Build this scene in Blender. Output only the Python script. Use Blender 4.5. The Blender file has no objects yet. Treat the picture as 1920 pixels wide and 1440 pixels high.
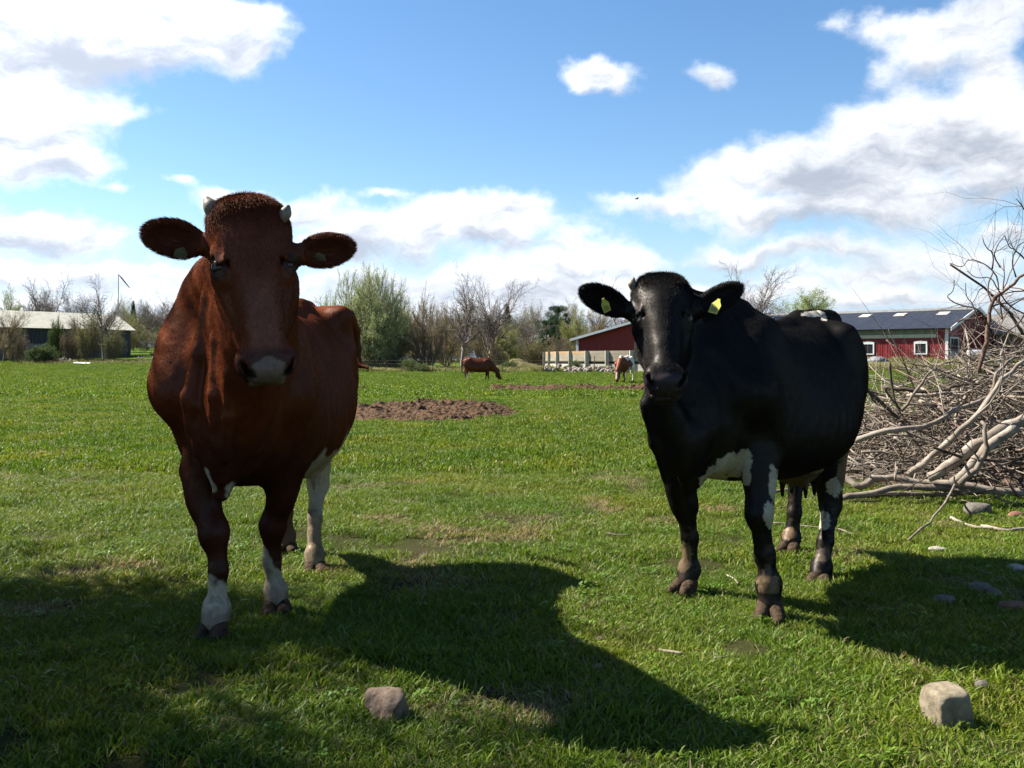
import bpy, math, random
import numpy as np
from mathutils import Vector, Matrix
random.seed(7); np.random.seed(7)
S = bpy.context.scene
COL = S.collection
# ------------------------------------------------------------------ camera
EYE = 1.10           # height of the photographer's lens
F_PX = 1750.0        # focal length in pixels of the 1920 px wide photograph
HOR = 675.0          # horizon row in the photograph
cam_d = bpy.data.cameras.new('camera'); cam = bpy.data.objects.new('camera', cam_d); COL.objects.link(cam)
cam_d.sensor_width = 36; cam_d.lens = 36 * F_PX / 1920; cam_d.shift_y = (HOR - 720) / 1920.0
cam_d.clip_start = 0.05; cam_d.clip_end = 3000
cam.location = (0, 0, EYE); cam.rotation_euler = (math.radians(90), 0, 0)
S.camera = cam
# ------------------------------------------------------------------ light
SUN_DIR = Vector((-0.94, 0.385, 0.98)).normalized()      # towards the sun
sun_el = math.asin(SUN_DIR.z); sun_az = math.atan2(SUN_DIR.x, SUN_DIR.y)
sd = bpy.data.lights.new('sun', 'SUN'); sun = bpy.data.objects.new('sun', sd); COL.objects.link(sun)
sd.energy = 5.0; sd.angle = math.radians(0.53); sd.color = (1.0, 0.95, 0.87)
sun.rotation_euler = (-SUN_DIR).to_track_quat('-Z', 'Y').to_euler()
S.view_settings.view_transform = 'Standard'; S.view_settings.look = 'None'
S.view_settings.exposure = 1.85; S.view_settings.gamma = 1.0
S.view_settings.use_curve_mapping = False
S.cycles.use_denoising = True
S.cycles.max_bounces = 6; S.cycles.transparent_max_bounces = 12
# ------------------------------------------------------------------ sky with cumulus clouds
W = bpy.data.worlds.new('World'); S.world = W; W.use_nodes = True
def build_world():
    nt = W.node_tree; nt.nodes.clear(); L = nt.links
    def N(t, **k):
        n = nt.nodes.new(t)
        for a, b in k.items(): setattr(n, a, b)
        return n
    def M(op, a, b=None, c=None, clamp=False):
        n = N('ShaderNodeMath', operation=op, use_clamp=clamp)
        for i, v in enumerate((a, b, c)):
            if v is None: continue
            if isinstance(v, (int, float)): n.inputs[i].default_value = v
            else: L.new(v, n.inputs[i])
        return n.outputs[0]
    def V(op, a, b=None, c=None):
        n = N('ShaderNodeVectorMath', operation=op)
        for i, v in enumerate((a, b, c)):
            if v is None: continue
            if isinstance(v, (tuple, list)): n.inputs[i].default_value = v
            elif isinstance(v, (int, float)): n.inputs['Scale'].default_value = v
            else: L.new(v, n.inputs[i])
        return n
    def noise(vec, scale, detail, rough, dist=0.0, off=(0, 0, 0)):
        n = N('ShaderNodeTexNoise'); n.inputs['Scale'].default_value = scale; n.inputs['Detail'].default_value = detail
        n.inputs['Roughness'].default_value = rough; n.inputs['Distortion'].default_value = dist
        L.new(V('ADD', vec, off).outputs[0], n.inputs['Vector']); return n
    sky = N('ShaderNodeTexSky', sky_type='NISHITA', sun_disc=False)
    sky.sun_elevation = sun_el; sky.sun_rotation = sun_az
    sky.air_density = 1.0; sky.dust_density = 0.25; sky.ozone_density = 2.0
    geo = N('ShaderNodeNewGeometry')
    d = V('SCALE', geo.outputs['Incoming'], -1.0).outputs[0] if False else N('ShaderNodeTexCoord').outputs['Generated']
    # cloud masses: (azimuth deg, elevation deg, half width deg, half height deg, weight); azimuth 0 is straight ahead (+y)
    C = []
    def px(x, y, w, h, wt=1.0):
        # a cloud as seen above the field: direction of its centre and its angular half sizes
        az = math.atan((x - 960) / F_PX); el = math.atan((HOR - y) / F_PX * math.cos(az))
        C.append((az, el, 1.08 * w / F_PX * math.cos(az) ** 2, 1.14 * h / F_PX * math.cos(az), wt))
    # top left bank
    px(40, 40, 190, 60); px(150, 70, 150, 50); px(300, 60, 130, 50); px(400, 50, 90, 44); px(450, 95, 50, 34); px(240, 100, 60, 24, .9); px(350, 20, 150, 40)
    px(20, 150, 110, 90, 1.2); px(170, 110, 60, 40); px(110, 230, 90, 50); px(230, 205, 55, 22, .9); px(30, 300, 130, 44); px(150, 300, 70, 26, .8); px(230, 350, 26, 10, .8); px(325, 345, 22, 9, .7)
    px(60, 415, 120, 26); px(170, 450, 80, 18); px(20, 440, 120, 22)
    px(520, 388, 110, 28, 1.2); px(440, 372, 60, 14); px(610, 392, 34, 20, .8); px(720, 370, 32, 9, .75)
    px(60, 500, 160, 20); px(220, 510, 160, 18); px(330, 530, 150, 22); px(120, 555, 280, 16, .9); px(420, 565, 200, 18, .9)
    px(860, 395, 90, 26, 1.1); px(970, 400, 70, 30, 1.1); px(780, 440, 120, 24, 1.1); px(900, 445, 150, 28, 1.1); px(690, 470, 100, 24); px(1110, 475, 80, 28, 1.1); px(1010, 500, 120, 22); px(1180, 490, 60, 22)
    px(760, 530, 220, 26, 1.0); px(1000, 550, 220, 24, 1.0); px(1230, 540, 150, 22, .95); px(700, 585, 300, 20, .9); px(1100, 590, 300, 18, .9); px(620, 455, 60, 24, .9)
    px(1115, 136, 62, 32, 1.5); px(1345, 155, 42, 26, .95)
    px(1170, 385, 40, 14, .85); px(1270, 392, 90, 15, .95); px(1330, 350, 70, 22); px(1440, 320, 90, 36, 1.2); px(1530, 330, 100, 34, 1.2); px(1640, 215, 80, 34); px(1640, 290, 120, 48, 1.1); px(1760, 260, 130, 60, 1.1); px(1480, 400, 190, 34, 1.1); px(1700, 380, 200, 40, 1.1)
    px(1850, 200, 70, 60, 1.1); px(1880, 110, 60, 50); px(1900, 320, 100, 60, 1.1); px(1900, 20, 60, 50, .9); px(1670, 40, 80, 30, .85); px(1700, 110, 60, 40, .85); px(1780, 80, 60, 40, .9); px(1860, 260, 90, 70, 1.0); px(1800, 30, 60, 30, .7); px(1560, 50, 30, 12, .55); px(1400, 470, 90, 14); px(1560, 465, 150, 18)
    px(1600, 510, 200, 18); px(1800, 480, 160, 22); px(1480, 545, 220, 14, .95); px(1760, 550, 260, 18); px(1880, 440, 60, 14)
    # beyond the frame, unseen cumulus kept sparser to lower the sky's fill light
    rr = random.Random(3)
    for i in range(20):
        az = rr.uniform(math.radians(40), math.radians(320)); el = rr.uniform(.05, .9)
        C.append((az, el, rr.uniform(.08, .2), rr.uniform(.03, .08), rr.uniform(.8, 1.1)))
    # gentle warp so outlines billow
    w1 = noise(d, 7.0, 3, .5)
    w2 = noise(d, 26.0, 5, .55)
    dw = V('ADD', d, V('SCALE', V('SUBTRACT', w1.outputs['Color'], (.5, .5, .5)).outputs[0], 0.07).outputs[0]).outputs[0]
    dw = V('ADD', dw, V('SCALE', V('SUBTRACT', w2.outputs['Color'], (.5, .5, .5)).outputs[0], 0.03).outputs[0]).outputs[0]
    # soft coverage map round the whole horizon (computed here, looked up by direction)
    Wd, Hd = 2048, 1024
    u_ = (np.arange(Wd) + .5) / Wd; v_ = (np.arange(Hd) + .5) / Hd
    phi = -(u_ - .5) * 2 * math.pi; the = (v_ - .5) * math.pi
    dx_ = np.cos(phi)[None] * np.cos(the)[:, None]; dy_ = np.sin(phi)[None] * np.cos(the)[:, None]; dz_ = np.sin(the)[:, None] + 0 * dx_
    tot = np.zeros((Hd, Wd)); shd = np.zeros((Hd, Wd)); inv = np.ones((Hd, Wd))
    for az, el, w, h, wt in C:
        c = np.array([math.sin(az) * math.cos(el), math.cos(az) * math.cos(el), math.sin(el)])
        r = np.array([math.cos(az), -math.sin(az), 0]); u = np.cross(r, c)
        if u[2] < 0: u = -u
        fr = (dx_ * c[0] + dy_ * c[1] + dz_ * c[2]) > .6
        a = ((dx_ - c[0]) * r[0] + (dy_ - c[1]) * r[1]) / w; b = ((dx_ - c[0]) * u[0] + (dy_ - c[1]) * u[1] + (dz_ - c[2]) * u[2]) / h
        b = np.where(b < 0, b * 1.15, b)
        g = np.where(fr, wt * np.exp(-.75 * (a * a + b * b)), 0); inv *= 1 - np.clip(g * .75, 0, .95); shd += g * np.clip(.5 - b * .5, 0, 1.2); tot += g
    cv = 1 - inv; sh = shd / (tot + .15)
    im = bpy.data.images.new('cloud_cover', Wd, Hd, float_buffer=True, is_data=True)
    px_ = np.ones((Hd, Wd, 4), np.float32); px_[..., 0] = cv; px_[..., 1] = sh; px_[..., 2] = 0; im.pixels.foreach_set(px_.ravel())
    et = N('ShaderNodeTexEnvironment'); et.image = im; L.new(dw, et.inputs[0])
    sp = N('ShaderNodeSeparateColor'); L.new(et.outputs[0], sp.inputs[0])
    cov = sp.outputs[0]
    n_big = noise(d, 12.0, 6, .6)
    n_fin = noise(V('MULTIPLY', d, (1, 1, 1.6)).outputs[0], 34.0, 5, .6)
    dens = M('ADD', cov, M('MULTIPLY', M('SUBTRACT', n_big.outputs[0], .5), .9))
    dens = M('ADD', dens, M('MULTIPLY', M('SUBTRACT', n_fin.outputs[0], .5), .55))
    mr = N('ShaderNodeMapRange', interpolation_type='SMOOTHSTEP'); L.new(dens, mr.inputs[0])
    mr.inputs[1].default_value = .29; mr.inputs[2].default_value = .84
    alpha = mr.outputs[0]
    # thickness seen from below: thick middles are grey, rims bright
    n_sh = noise(V('MULTIPLY', dw, (1, 1, 2.6)).outputs[0], 11.0, 6, .6, off=(3.1, 1.7, .4))
    th = M('ADD', M('MULTIPLY', M('ADD', M('MULTIPLY', dens, .45), sp.outputs[1]), .75), M('MULTIPLY', M('SUBTRACT', n_sh.outputs[0], .5), 1.6))
    mr2 = N('ShaderNodeMapRange', interpolation_type='SMOOTHSTEP'); L.new(th, mr2.inputs[0])
    mr2.inputs[1].default_value = .34; mr2.inputs[2].default_value = 1.0
    cc = N('ShaderNodeMix', data_type='RGBA'); L.new(mr2.outputs[0], cc.inputs[0])
    cc.inputs[6].default_value = (3.3, 3.38, 3.5, 1); cc.inputs[7].default_value = (1.5, 1.68, 2.02, 1)
    # brighter towards the sun
    sdot = V('DOT_PRODUCT', d, tuple(SUN_DIR)).outputs['Value']
    gl = N('ShaderNodeMapRange'); L.new(sdot, gl.inputs[0]); gl.inputs[1].default_value = -.2; gl.inputs[2].default_value = .8
    gl.inputs[3].default_value = .78; gl.inputs[4].default_value = 1.3
    cb = V('SCALE', cc.outputs[2], 1.0); L.new(gl.outputs[0], cb.inputs['Scale'])
    hs = N('ShaderNodeHueSaturation'); hs.inputs['Saturation'].default_value = SKY_SAT; hs.inputs['Value'].default_value = SKY_VAL
    L.new(sky.outputs[0], hs.inputs['Color'])
    sz = N('ShaderNodeSeparateXYZ'); L.new(d, sz.inputs[0]); hz = N('ShaderNodeMapRange', interpolation_type='SMOOTHSTEP'); L.new(sz.outputs[2], hz.inputs[0]); hz.inputs[1].default_value = .16; hz.inputs[2].default_value = .0
    hm = N('ShaderNodeMix', data_type='RGBA'); L.new(hz.outputs[0], hm.inputs[0]); L.new(hs.outputs[0], hm.inputs[6]); hm.inputs[7].default_value = (1.6, 2.08, 2.75, 1); hs = hm
    mix = N('ShaderNodeMix', data_type='RGBA'); L.new(alpha, mix.inputs[0]); L.new(hs.outputs[2], mix.inputs[6]); L.new(cb.outputs[0], mix.inputs[7])
    bg = N('ShaderNodeBackground'); bg.inputs['Strength'].default_value = 0.1; L.new(mix.outputs[2], bg.inputs['Color'])
    out = N('ShaderNodeOutputWorld'); L.new(bg.outputs[0], out.inputs[0])
    W.cycles.sampling_method = 'MANUAL'; W.cycles.sample_map_resolution = 512
SKY_SAT = 1.2; SKY_VAL = .49
build_world()
# ------------------------------------------------------------------ helpers
def at(px, py, d):
    """point seen at photo pixel (px, py) from the lens, d metres into the field"""
    return np.array([(px - 960) / F_PX * d, d, EYE - (py - HOR) / F_PX * d])
def tag(o, label=None, cat=None, group=None, kind=None):
    if label: o['label'] = label
    if cat: o['category'] = cat
    if group: o['group'] = group
    if kind: o['kind'] = kind
    return o
def empty(name, loc=(0, 0, 0), rz=0.0, parent=None):
    o = bpy.data.objects.new(name, None); COL.objects.link(o); o.location = loc; o.rotation_euler = (0, 0, rz)
    o.empty_display_size = .1
    if parent: o.parent = parent
    return o
def mesh_np(name, verts, faces, mat=None, smooth=True, col=None, midx=None):
    """faces: (n,3) or (n,4) array"""
    me = bpy.data.meshes.new(name)
    verts = np.asarray(verts, np.float32); faces = np.asarray(faces, np.int32)
    n, k = faces.shape
    me.vertices.add(len(verts)); me.vertices.foreach_set('co', verts.ravel())
    me.loops.add(n * k); me.loops.foreach_set('vertex_index', faces.ravel())
    me.polygons.add(n); me.polygons.foreach_set('loop_start', np.arange(0, n * k, k, dtype=np.int32))
    me.polygons.foreach_set('use_smooth', np.full(n, smooth))
    if midx is not None: me.polygons.foreach_set('material_index', np.asarray(midx, np.int32))
    me.update(calc_edges=True)
    if col is not None:
        a = me.color_attributes.new('Col', 'FLOAT_COLOR', 'POINT')
        c = np.ones((len(verts), 4), np.float32); c[:, :3] = col; a.data.foreach_set('color', c.ravel())
    if mat is not None:
        for m in (mat if isinstance(mat, (list, tuple)) else [mat]): me.materials.append(m)
    return me
def link(name, me, parent=None, loc=None, rot=None):
    o = bpy.data.objects.new(name, me); COL.objects.link(o)
    if parent: o.parent = parent
    if loc is not None: o.location = loc
    if rot is not None: o.rotation_euler = rot
    return o
class Geo:
    """collects quads / tris of one mesh"""
    def __init__(s): s.v = []; s.f = []; s.m = []
    def add(s, vs, fs, m=0):
        b = len(s.v); s.v += [tuple(map(float, v)) for v in vs]; s.f += [tuple(b + i for i in f) for f in fs]; s.m += [m] * len(fs)
    def box(s, lo, hi, m=0):
        x0, y0, z0 = lo; x1, y1, z1 = hi
        s.add([(x0,y0,z0),(x1,y0,z0),(x1,y1,z0),(x0,y1,z0),(x0,y0,z1),(x1,y0,z1),(x1,y1,z1),(x0,y1,z1)],
              [(0,3,2,1),(4,5,6,7),(0,1,5,4),(1,2,6,5),(2,3,7,6),(3,0,4,7)], m)
    def tube(s, pts, rad, n=6, m=0, caps=True):
        pts = [Vector(p) for p in pts]; rings = []
        if isinstance(rad, (int, float)): rad = [rad] * len(pts)
        up = Vector((.13, .21, .97)); prev = None
        for i, p in enumerate(pts):
            t = (pts[min(i + 1, len(pts) - 1)] - pts[max(i - 1, 0)]).normalized()
            a = t.cross(up) if prev is None else prev - t * prev.dot(t)
            if a.length < 1e-4: a = t.cross(Vector((1, 0, 0)))
            a.normalize(); b = t.cross(a); prev = a
            rings.append([p + (a * math.cos(k * 2 * math.pi / n) + b * math.sin(k * 2 * math.pi / n)) * rad[i] for k in range(n)])
        vs = [v for r in rings for v in r]; fs = []
        for i in range(len(pts) - 1):
            for k in range(n): fs.append((i * n + k, i * n + (k + 1) % n, (i + 1) * n + (k + 1) % n, (i + 1) * n + k))
        if caps:
            fs.append(tuple(range(n - 1, -1, -1))); fs.append(tuple((len(pts) - 1) * n + k for k in range(n)))
        s.add(vs, fs, m)
    def build(s, name, mats, parent=None, smooth=False, loc=None, rz=None):
        me = bpy.data.meshes.new(name); me.from_pydata(s.v, [], s.f)
        for m in (mats if isinstance(mats, (list, tuple)) else [mats]): me.materials.append(m)
        if len(me.materials) > 1: me.polygons.foreach_set('material_index', s.m)
        if smooth: me.polygons.foreach_set('use_smooth', [True] * len(me.polygons))
        me.update()
        o = link(name, me, parent, loc)
        if rz is not None: o.rotation_euler = (0, 0, rz)
        return o
# value noise on points, [0,1]
def vnoise(P, scale, seed=0):
    Q = np.asarray(P, np.float64) * scale + 1000.0 + seed * 17.31
    I = np.floor(Q).astype(np.int64); Fr = Q - I; Fr = Fr * Fr * (3 - 2 * Fr)
    def h(i, j, k):
        n = (i * 374761393 + j * 668265263 + k * 2147483647 + seed * 974634777) & 0xffffffff
        n = ((n ^ (n >> 13)) * 1274126177) & 0xffffffff
        n = ((n ^ (n >> 16)) * 2246822519) & 0xffffffff
        return (n ^ (n >> 15)) / 4294967295.0
    r = 0
    for a in (0, 1):
        for b in (0, 1):
            for c in (0, 1):
                w = (Fr[:, 0] if a else 1 - Fr[:, 0]) * (Fr[:, 1] if b else 1 - Fr[:, 1]) * (Fr[:, 2] if c else 1 - Fr[:, 2])
                r = r + w * h(I[:, 0] + a, I[:, 1] + b, I[:, 2] + c)
    return r
def fbm(P, scale, oct=4, seed=0, gain=.5):
    r = 0; a = 1; t = 0
    for o in range(oct): r = r + a * vnoise(P, scale * 2 ** o, seed + o); t += a; a *= gain
    return r / t
def sstep(a, b, x):
    t = np.clip((x - a) / (b - a), 0, 1); return t * t * (3 - 2 * t)
# ---- signed distance volumes, for living shapes
def nrm(v): v = np.asarray(v, float); return v / np.linalg.norm(v)
def frame(x, z):
    x = nrm(x); z = np.asarray(z, float); z = nrm(z - x * z.dot(x)); return np.stack([x, np.cross(z, x), z], 1)   # columns X,Y,Z
class Vol:
    def __init__(s, lo, hi, h):
        s.lo = np.array(lo, float); s.h = h; n = np.ceil((np.array(hi) - s.lo) / h).astype(int) + 1
        s.f = np.full(n, 1.0, np.float32)
    def put(s, lo, hi, fn, k=.03, op='u'):
        m = max(k, s.h * 3)
        i0 = np.maximum(np.floor((np.array(lo) - m - s.lo) / s.h).astype(int), 0)
        i1 = np.minimum(np.ceil((np.array(hi) + m - s.lo) / s.h).astype(int) + 1, s.f.shape)
        if (i1 <= i0).any(): return
        g = [(s.lo[a] + np.arange(i0[a], i1[a]) * s.h).astype(np.float32) for a in range(3)]
        X = g[0][:, None, None]; Y = g[1][None, :, None]; Z = g[2][None, None, :]
        sl = tuple(slice(i0[a], i1[a]) for a in range(3)); A = s.f[sl]
        B = fn(X, Y, Z).astype(np.float32)
        if op == 'u':
            t = np.clip(.5 + .5 * (A - B) / k, 0, 1); s.f[sl] = A + (B - A) * t - k * t * (1 - t)
        else:   # subtract
            B = -B; t = np.clip(.5 - .5 * (A - B) / k, 0, 1); s.f[sl] = A + (B - A) * t + k * t * (1 - t)
    def cone(s, a, b, ra, rb, k=.03, op='u'):
        a = np.asarray(a, float); b = np.asarray(b, float); ba = b - a; L2 = ba.dot(ba) + 1e-9; R = max(ra, rb)
        def fn(X, Y, Z):
            x = X - a[0]; y = Y - a[1]; z = Z - a[2]
            t = np.clip((x * ba[0] + y * ba[1] + z * ba[2]) / L2, 0, 1)
            return np.sqrt((x - ba[0] * t) ** 2 + (y - ba[1] * t) ** 2 + (z - ba[2] * t) ** 2) - (ra + (rb - ra) * t)
        s.put(np.minimum(a, b) - R, np.maximum(a, b) + R, fn, k, op)
    def chain(s, pts, rad, k=.03):
        for i in range(len(pts) - 1): s.cone(pts[i], pts[i + 1], rad[i], rad[i + 1], k)
    def ell(s, c, r, R=None, k=.03, op='u'):
        c = np.asarray(c, float); r = np.asarray(r, float); R = np.eye(3) if R is None else R
        e = np.sqrt(((R * r) ** 2).sum(1))
        def fn(X, Y, Z):
            x = X - c[0]; y = Y - c[1]; z = Z - c[2]
            p = [(R[0, i] * x + R[1, i] * y + R[2, i] * z) for i in range(3)]
            k0 = np.sqrt(sum((p[i] / r[i]) ** 2 for i in range(3))); k1 = np.sqrt(sum((p[i] / r[i] ** 2) ** 2 for i in range(3))) + 1e-6
            return k0 * (k0 - 1) / k1
        s.put(c - e, c + e, fn, k, op)
    def loft(s, st, k=.05, ribs=0.0):
        """stations: x, z_top, z_bot, half width, taper (top narrower than the belly), y centre"""
        st = np.array(sorted(st)); xs = np.linspace(st[0, 0], st[-1, 0], 80)
        def sm(c):
            v = np.interp(xs, st[:, 0], st[:, c]); p = np.pad(v, 4, mode='edge'); return np.convolve(p, np.ones(9) / 9, 'valid')
        T = [sm(c) for c in range(1, 6)]
        x0, x1 = xs[0], xs[-1]
        def fn(X, Y, Z):
            q = [np.interp(X.ravel(), xs, t).reshape(X.shape) for t in T]
            zt, zb, w, tp, yc = q; zc = (zt + zb) / 2; hh = (zt - zb) / 2
            v = (Z - zc) / hh; ww = w * (1 - tp * np.clip(v, -1, 1.3)); u = (Y - yc) / np.maximum(ww, .02)
            if ribs: ww = ww + ribs * np.sin((X + Z * .35) * 2 * math.pi / .085 + np.sin(X * 9) * .8) * np.exp(-((X + .52) / .26) ** 2) * np.exp(-((v - .15) / .5) ** 2)
            u = (Y - yc) / np.maximum(ww, .02)
            rr = np.power(np.abs(u) ** 2.2 + np.abs(v) ** 2.2, 1 / 2.2)
            d = (rr - 1) * np.minimum(ww, hh) * .9
            ex = np.maximum(np.maximum(x0 - X, X - x1), 0)
            return np.where(ex > 0, np.sqrt(np.maximum(d, 0) ** 2 + ex ** 2) + 0 * d, d)
        s.put((x0, -st[:, 3].max() * 1.3, st[:, 2].min()), (x1, st[:, 3].max() * 1.3, st[:, 1].max()), fn, k)
    def mesh(s):
        f = s.f; n = f < 0
        c = np.zeros(tuple(np.array(f.shape) - 1), np.int8)
        for a in (0, 1):
            for b in (0, 1):
                for d in (0, 1): c += n[a:f.shape[0] - 1 + a, b:f.shape[1] - 1 + b, d:f.shape[2] - 1 + d]
        m = (c > 0) & (c < 8); cells = np.argwhere(m); idx = np.full(m.shape, -1, np.int32); idx[m] = np.arange(len(cells))
        P = np.zeros((len(cells), 3)); cnt = np.zeros(len(cells))
        cs = [(a, b, d) for a in (0, 1) for b in (0, 1) for d in (0, 1)]
        for a in cs:
            for b in cs:
                if sum(b) - sum(a) == 1 and all(b[i] >= a[i] for i in range(3)):
                    fa = f[tuple((cells + a).T)]; fb = f[tuple((cells + b).T)]; x = (fa < 0) != (fb < 0)
                    t = np.where(x, fa / np.where(x, fa - fb, 1), 0)
                    P[x] += (np.array(a) + t[:, None] * (np.array(b) - np.array(a)))[x]; cnt[x] += 1
        V_ = (cells + P / cnt[:, None]) * s.h + s.lo
        Q = []
        for ax in range(3):
            sl0 = [slice(1, -1)] * 3; sl1 = [slice(1, -1)] * 3; sl0[ax] = slice(0, -1); sl1[ax] = slice(1, None)
            A = n[tuple(sl0)]; B = n[tuple(sl1)]; e = np.argwhere(A != B)
            off = np.ones(3, int); off[ax] = 0; sg = A[tuple(e.T)]; e = e + off
            b, c2 = (ax + 1) % 3, (ax + 2) % 3
            def sh(db, dc):
                q = e.copy(); q[:, b] += db; q[:, c2] += dc; return idx[tuple(q.T)]
            q = np.stack([sh(-1, -1), sh(0, -1), sh(0, 0), sh(-1, 0)], 1)
            q[~sg] = q[~sg][:, ::-1]; Q.append(q)
        Q = np.concatenate(Q); return V_, Q
def relax(V_, Q, it=2, lam=.5):
    for _ in range(it):
        acc = np.zeros_like(V_); cn = np.zeros(len(V_))
        for i in range(4):
            a, b = Q[:, i], Q[:, (i + 1) % 4]
            for c in range(3): acc[:, c] += np.bincount(a, V_[b, c], len(V_)) + np.bincount(b, V_[a, c], len(V_))
            cn += np.bincount(a, minlength=len(V_)) + np.bincount(b, minlength=len(V_))
        V_ = V_ + lam * (acc / cn[:, None] - V_)
    return V_
def vnormals(V_, Q):
    n = np.cross(V_[Q[:, 2]] - V_[Q[:, 0]], V_[Q[:, 3]] - V_[Q[:, 1]]); r = np.zeros_like(V_)
    for i in range(4):
        for c in range(3): r[:, c] += np.bincount(Q[:, i], n[:, c], len(V_))
    return r / (np.linalg.norm(r, axis=1, keepdims=True) + 1e-12)
# ---- materials
def material(name, build):
    m = bpy.data.materials.new(name); m.use_nodes = True; nt = m.node_tree; nt.nodes.clear()
    out = nt.nodes.new('ShaderNodeOutputMaterial'); b = nt.nodes.new('ShaderNodeBsdfPrincipled'); nt.links.new(b.outputs[0], out.inputs[0])
    build(nt, b, out); return m
def ramp(nt, fac, stops):
    r = nt.nodes.new('ShaderNodeValToRGB'); e = r.color_ramp.elements
    while len(e) < len(stops): e.new(.5)
    for i, (p, c) in enumerate(stops): e[i].position = p; e[i].color = (*c, 1)
    nt.links.new(fac, r.inputs[0]); return r.outputs[0]
def tex(nt, scale, detail=5, rough=.6, coord='Object', stretch=None, kind='ShaderNodeTexNoise'):
    tc = nt.nodes.new('ShaderNodeTexCoord'); mp = nt.nodes.new('ShaderNodeMapping'); nt.links.new(tc.outputs[coord], mp.inputs[0])
    if stretch: mp.inputs['Scale'].default_value = stretch
    n = nt.nodes.new(kind); nt.links.new(mp.outputs[0], n.inputs['Vector']); n.inputs['Scale'].default_value = scale
    if kind == 'ShaderNodeTexNoise': n.inputs['Detail'].default_value = detail; n.inputs['Roughness'].default_value = rough
    return n
def bump(nt, b, h, strength=.3, dist=.01):
    n = nt.nodes.new('ShaderNodeBump'); n.inputs['Strength'].default_value = strength; n.inputs['Distance'].default_value = dist
    nt.links.new(h, n.inputs['Height']); nt.links.new(n.outputs[0], b.inputs['Normal'])
def noisy(name, c0, c1, scale=6, rough=.8, bs=.3, bd=.01, stretch=None, detail=6, spec=.3, c2=None, metal=0):
    def f(nt, b, out):
        n = tex(nt, scale, detail, .62, stretch=stretch)
        st = [(.32, c0), (.68, c1)] if c2 is None else [(.3, c0), (.55, c1), (.74, c2)]
        nt.links.new(ramp(nt, n.outputs[0], st), b.inputs['Base Color']); b.inputs['Roughness'].default_value = rough
        b.inputs['Specular IOR Level'].default_value = spec; b.inputs['Metallic'].default_value = metal
        if bs: bump(nt, b, n.outputs[0], bs, bd)
    return material(name, f)
# ------------------------------------------------------------------ the pasture
def ss1(a, b, x): t = min(max((x - a) / (b - a), 0), 1); return t * t * (3 - 2 * t)
def tz_np(x, y):
    x = np.asarray(x, float); y = np.asarray(y, float)
    u = x / np.maximum(np.abs(y), 8.0)
    z = -.15 * sstep(28, 46, y) * sstep(80, 62, y)
    z = z + sstep(-.17, -.3, u) * np.clip(y - 80, 0, 70) * .0397 * (y > 0) + sstep(.24, .34, u) * 1.2 * sstep(74, 96, y)
    z = z + .15 * sstep(80, 110, y) * (1 - sstep(-.17, -.3, u)) + .9 * sstep(125, 190, y)
    P = np.stack([x, y, 0 * x], -1).reshape(-1, 3)
    near = sstep(60, 8, y) * sstep(.5, 2.5, y)
    b = ((fbm(P, .55, 3, 21) - .5) * .09 + (fbm(P, 3.2, 3, 22) - .5) * .06 + (vnoise(P, 8.5, 24) - .5) * .018).reshape(x.shape) * np.maximum(near, .3)
    # level under the forefeet, small hollow under the black cow's near hind hoof
    for hx, hy, hz in HOOFS:
        w = np.exp(-((x - hx) ** 2 + (y - hy) ** 2) / .06); b = b * (1 - w) + hz * w
    return z + b
HOOFS = [(-1.19, 3.68, 0), (-1.02, 4.03, 0), (-1.03, 4.9, 0), (-1.28, 5.33, -.0), (.8, 4.38, 0), (1.09, 3.95, 0), (1.56, 5.27, .01), (1.56, 4.74, -.045)]
def tz(x, y): return float(tz_np(np.array([x]), np.array([y]))[0])
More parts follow.
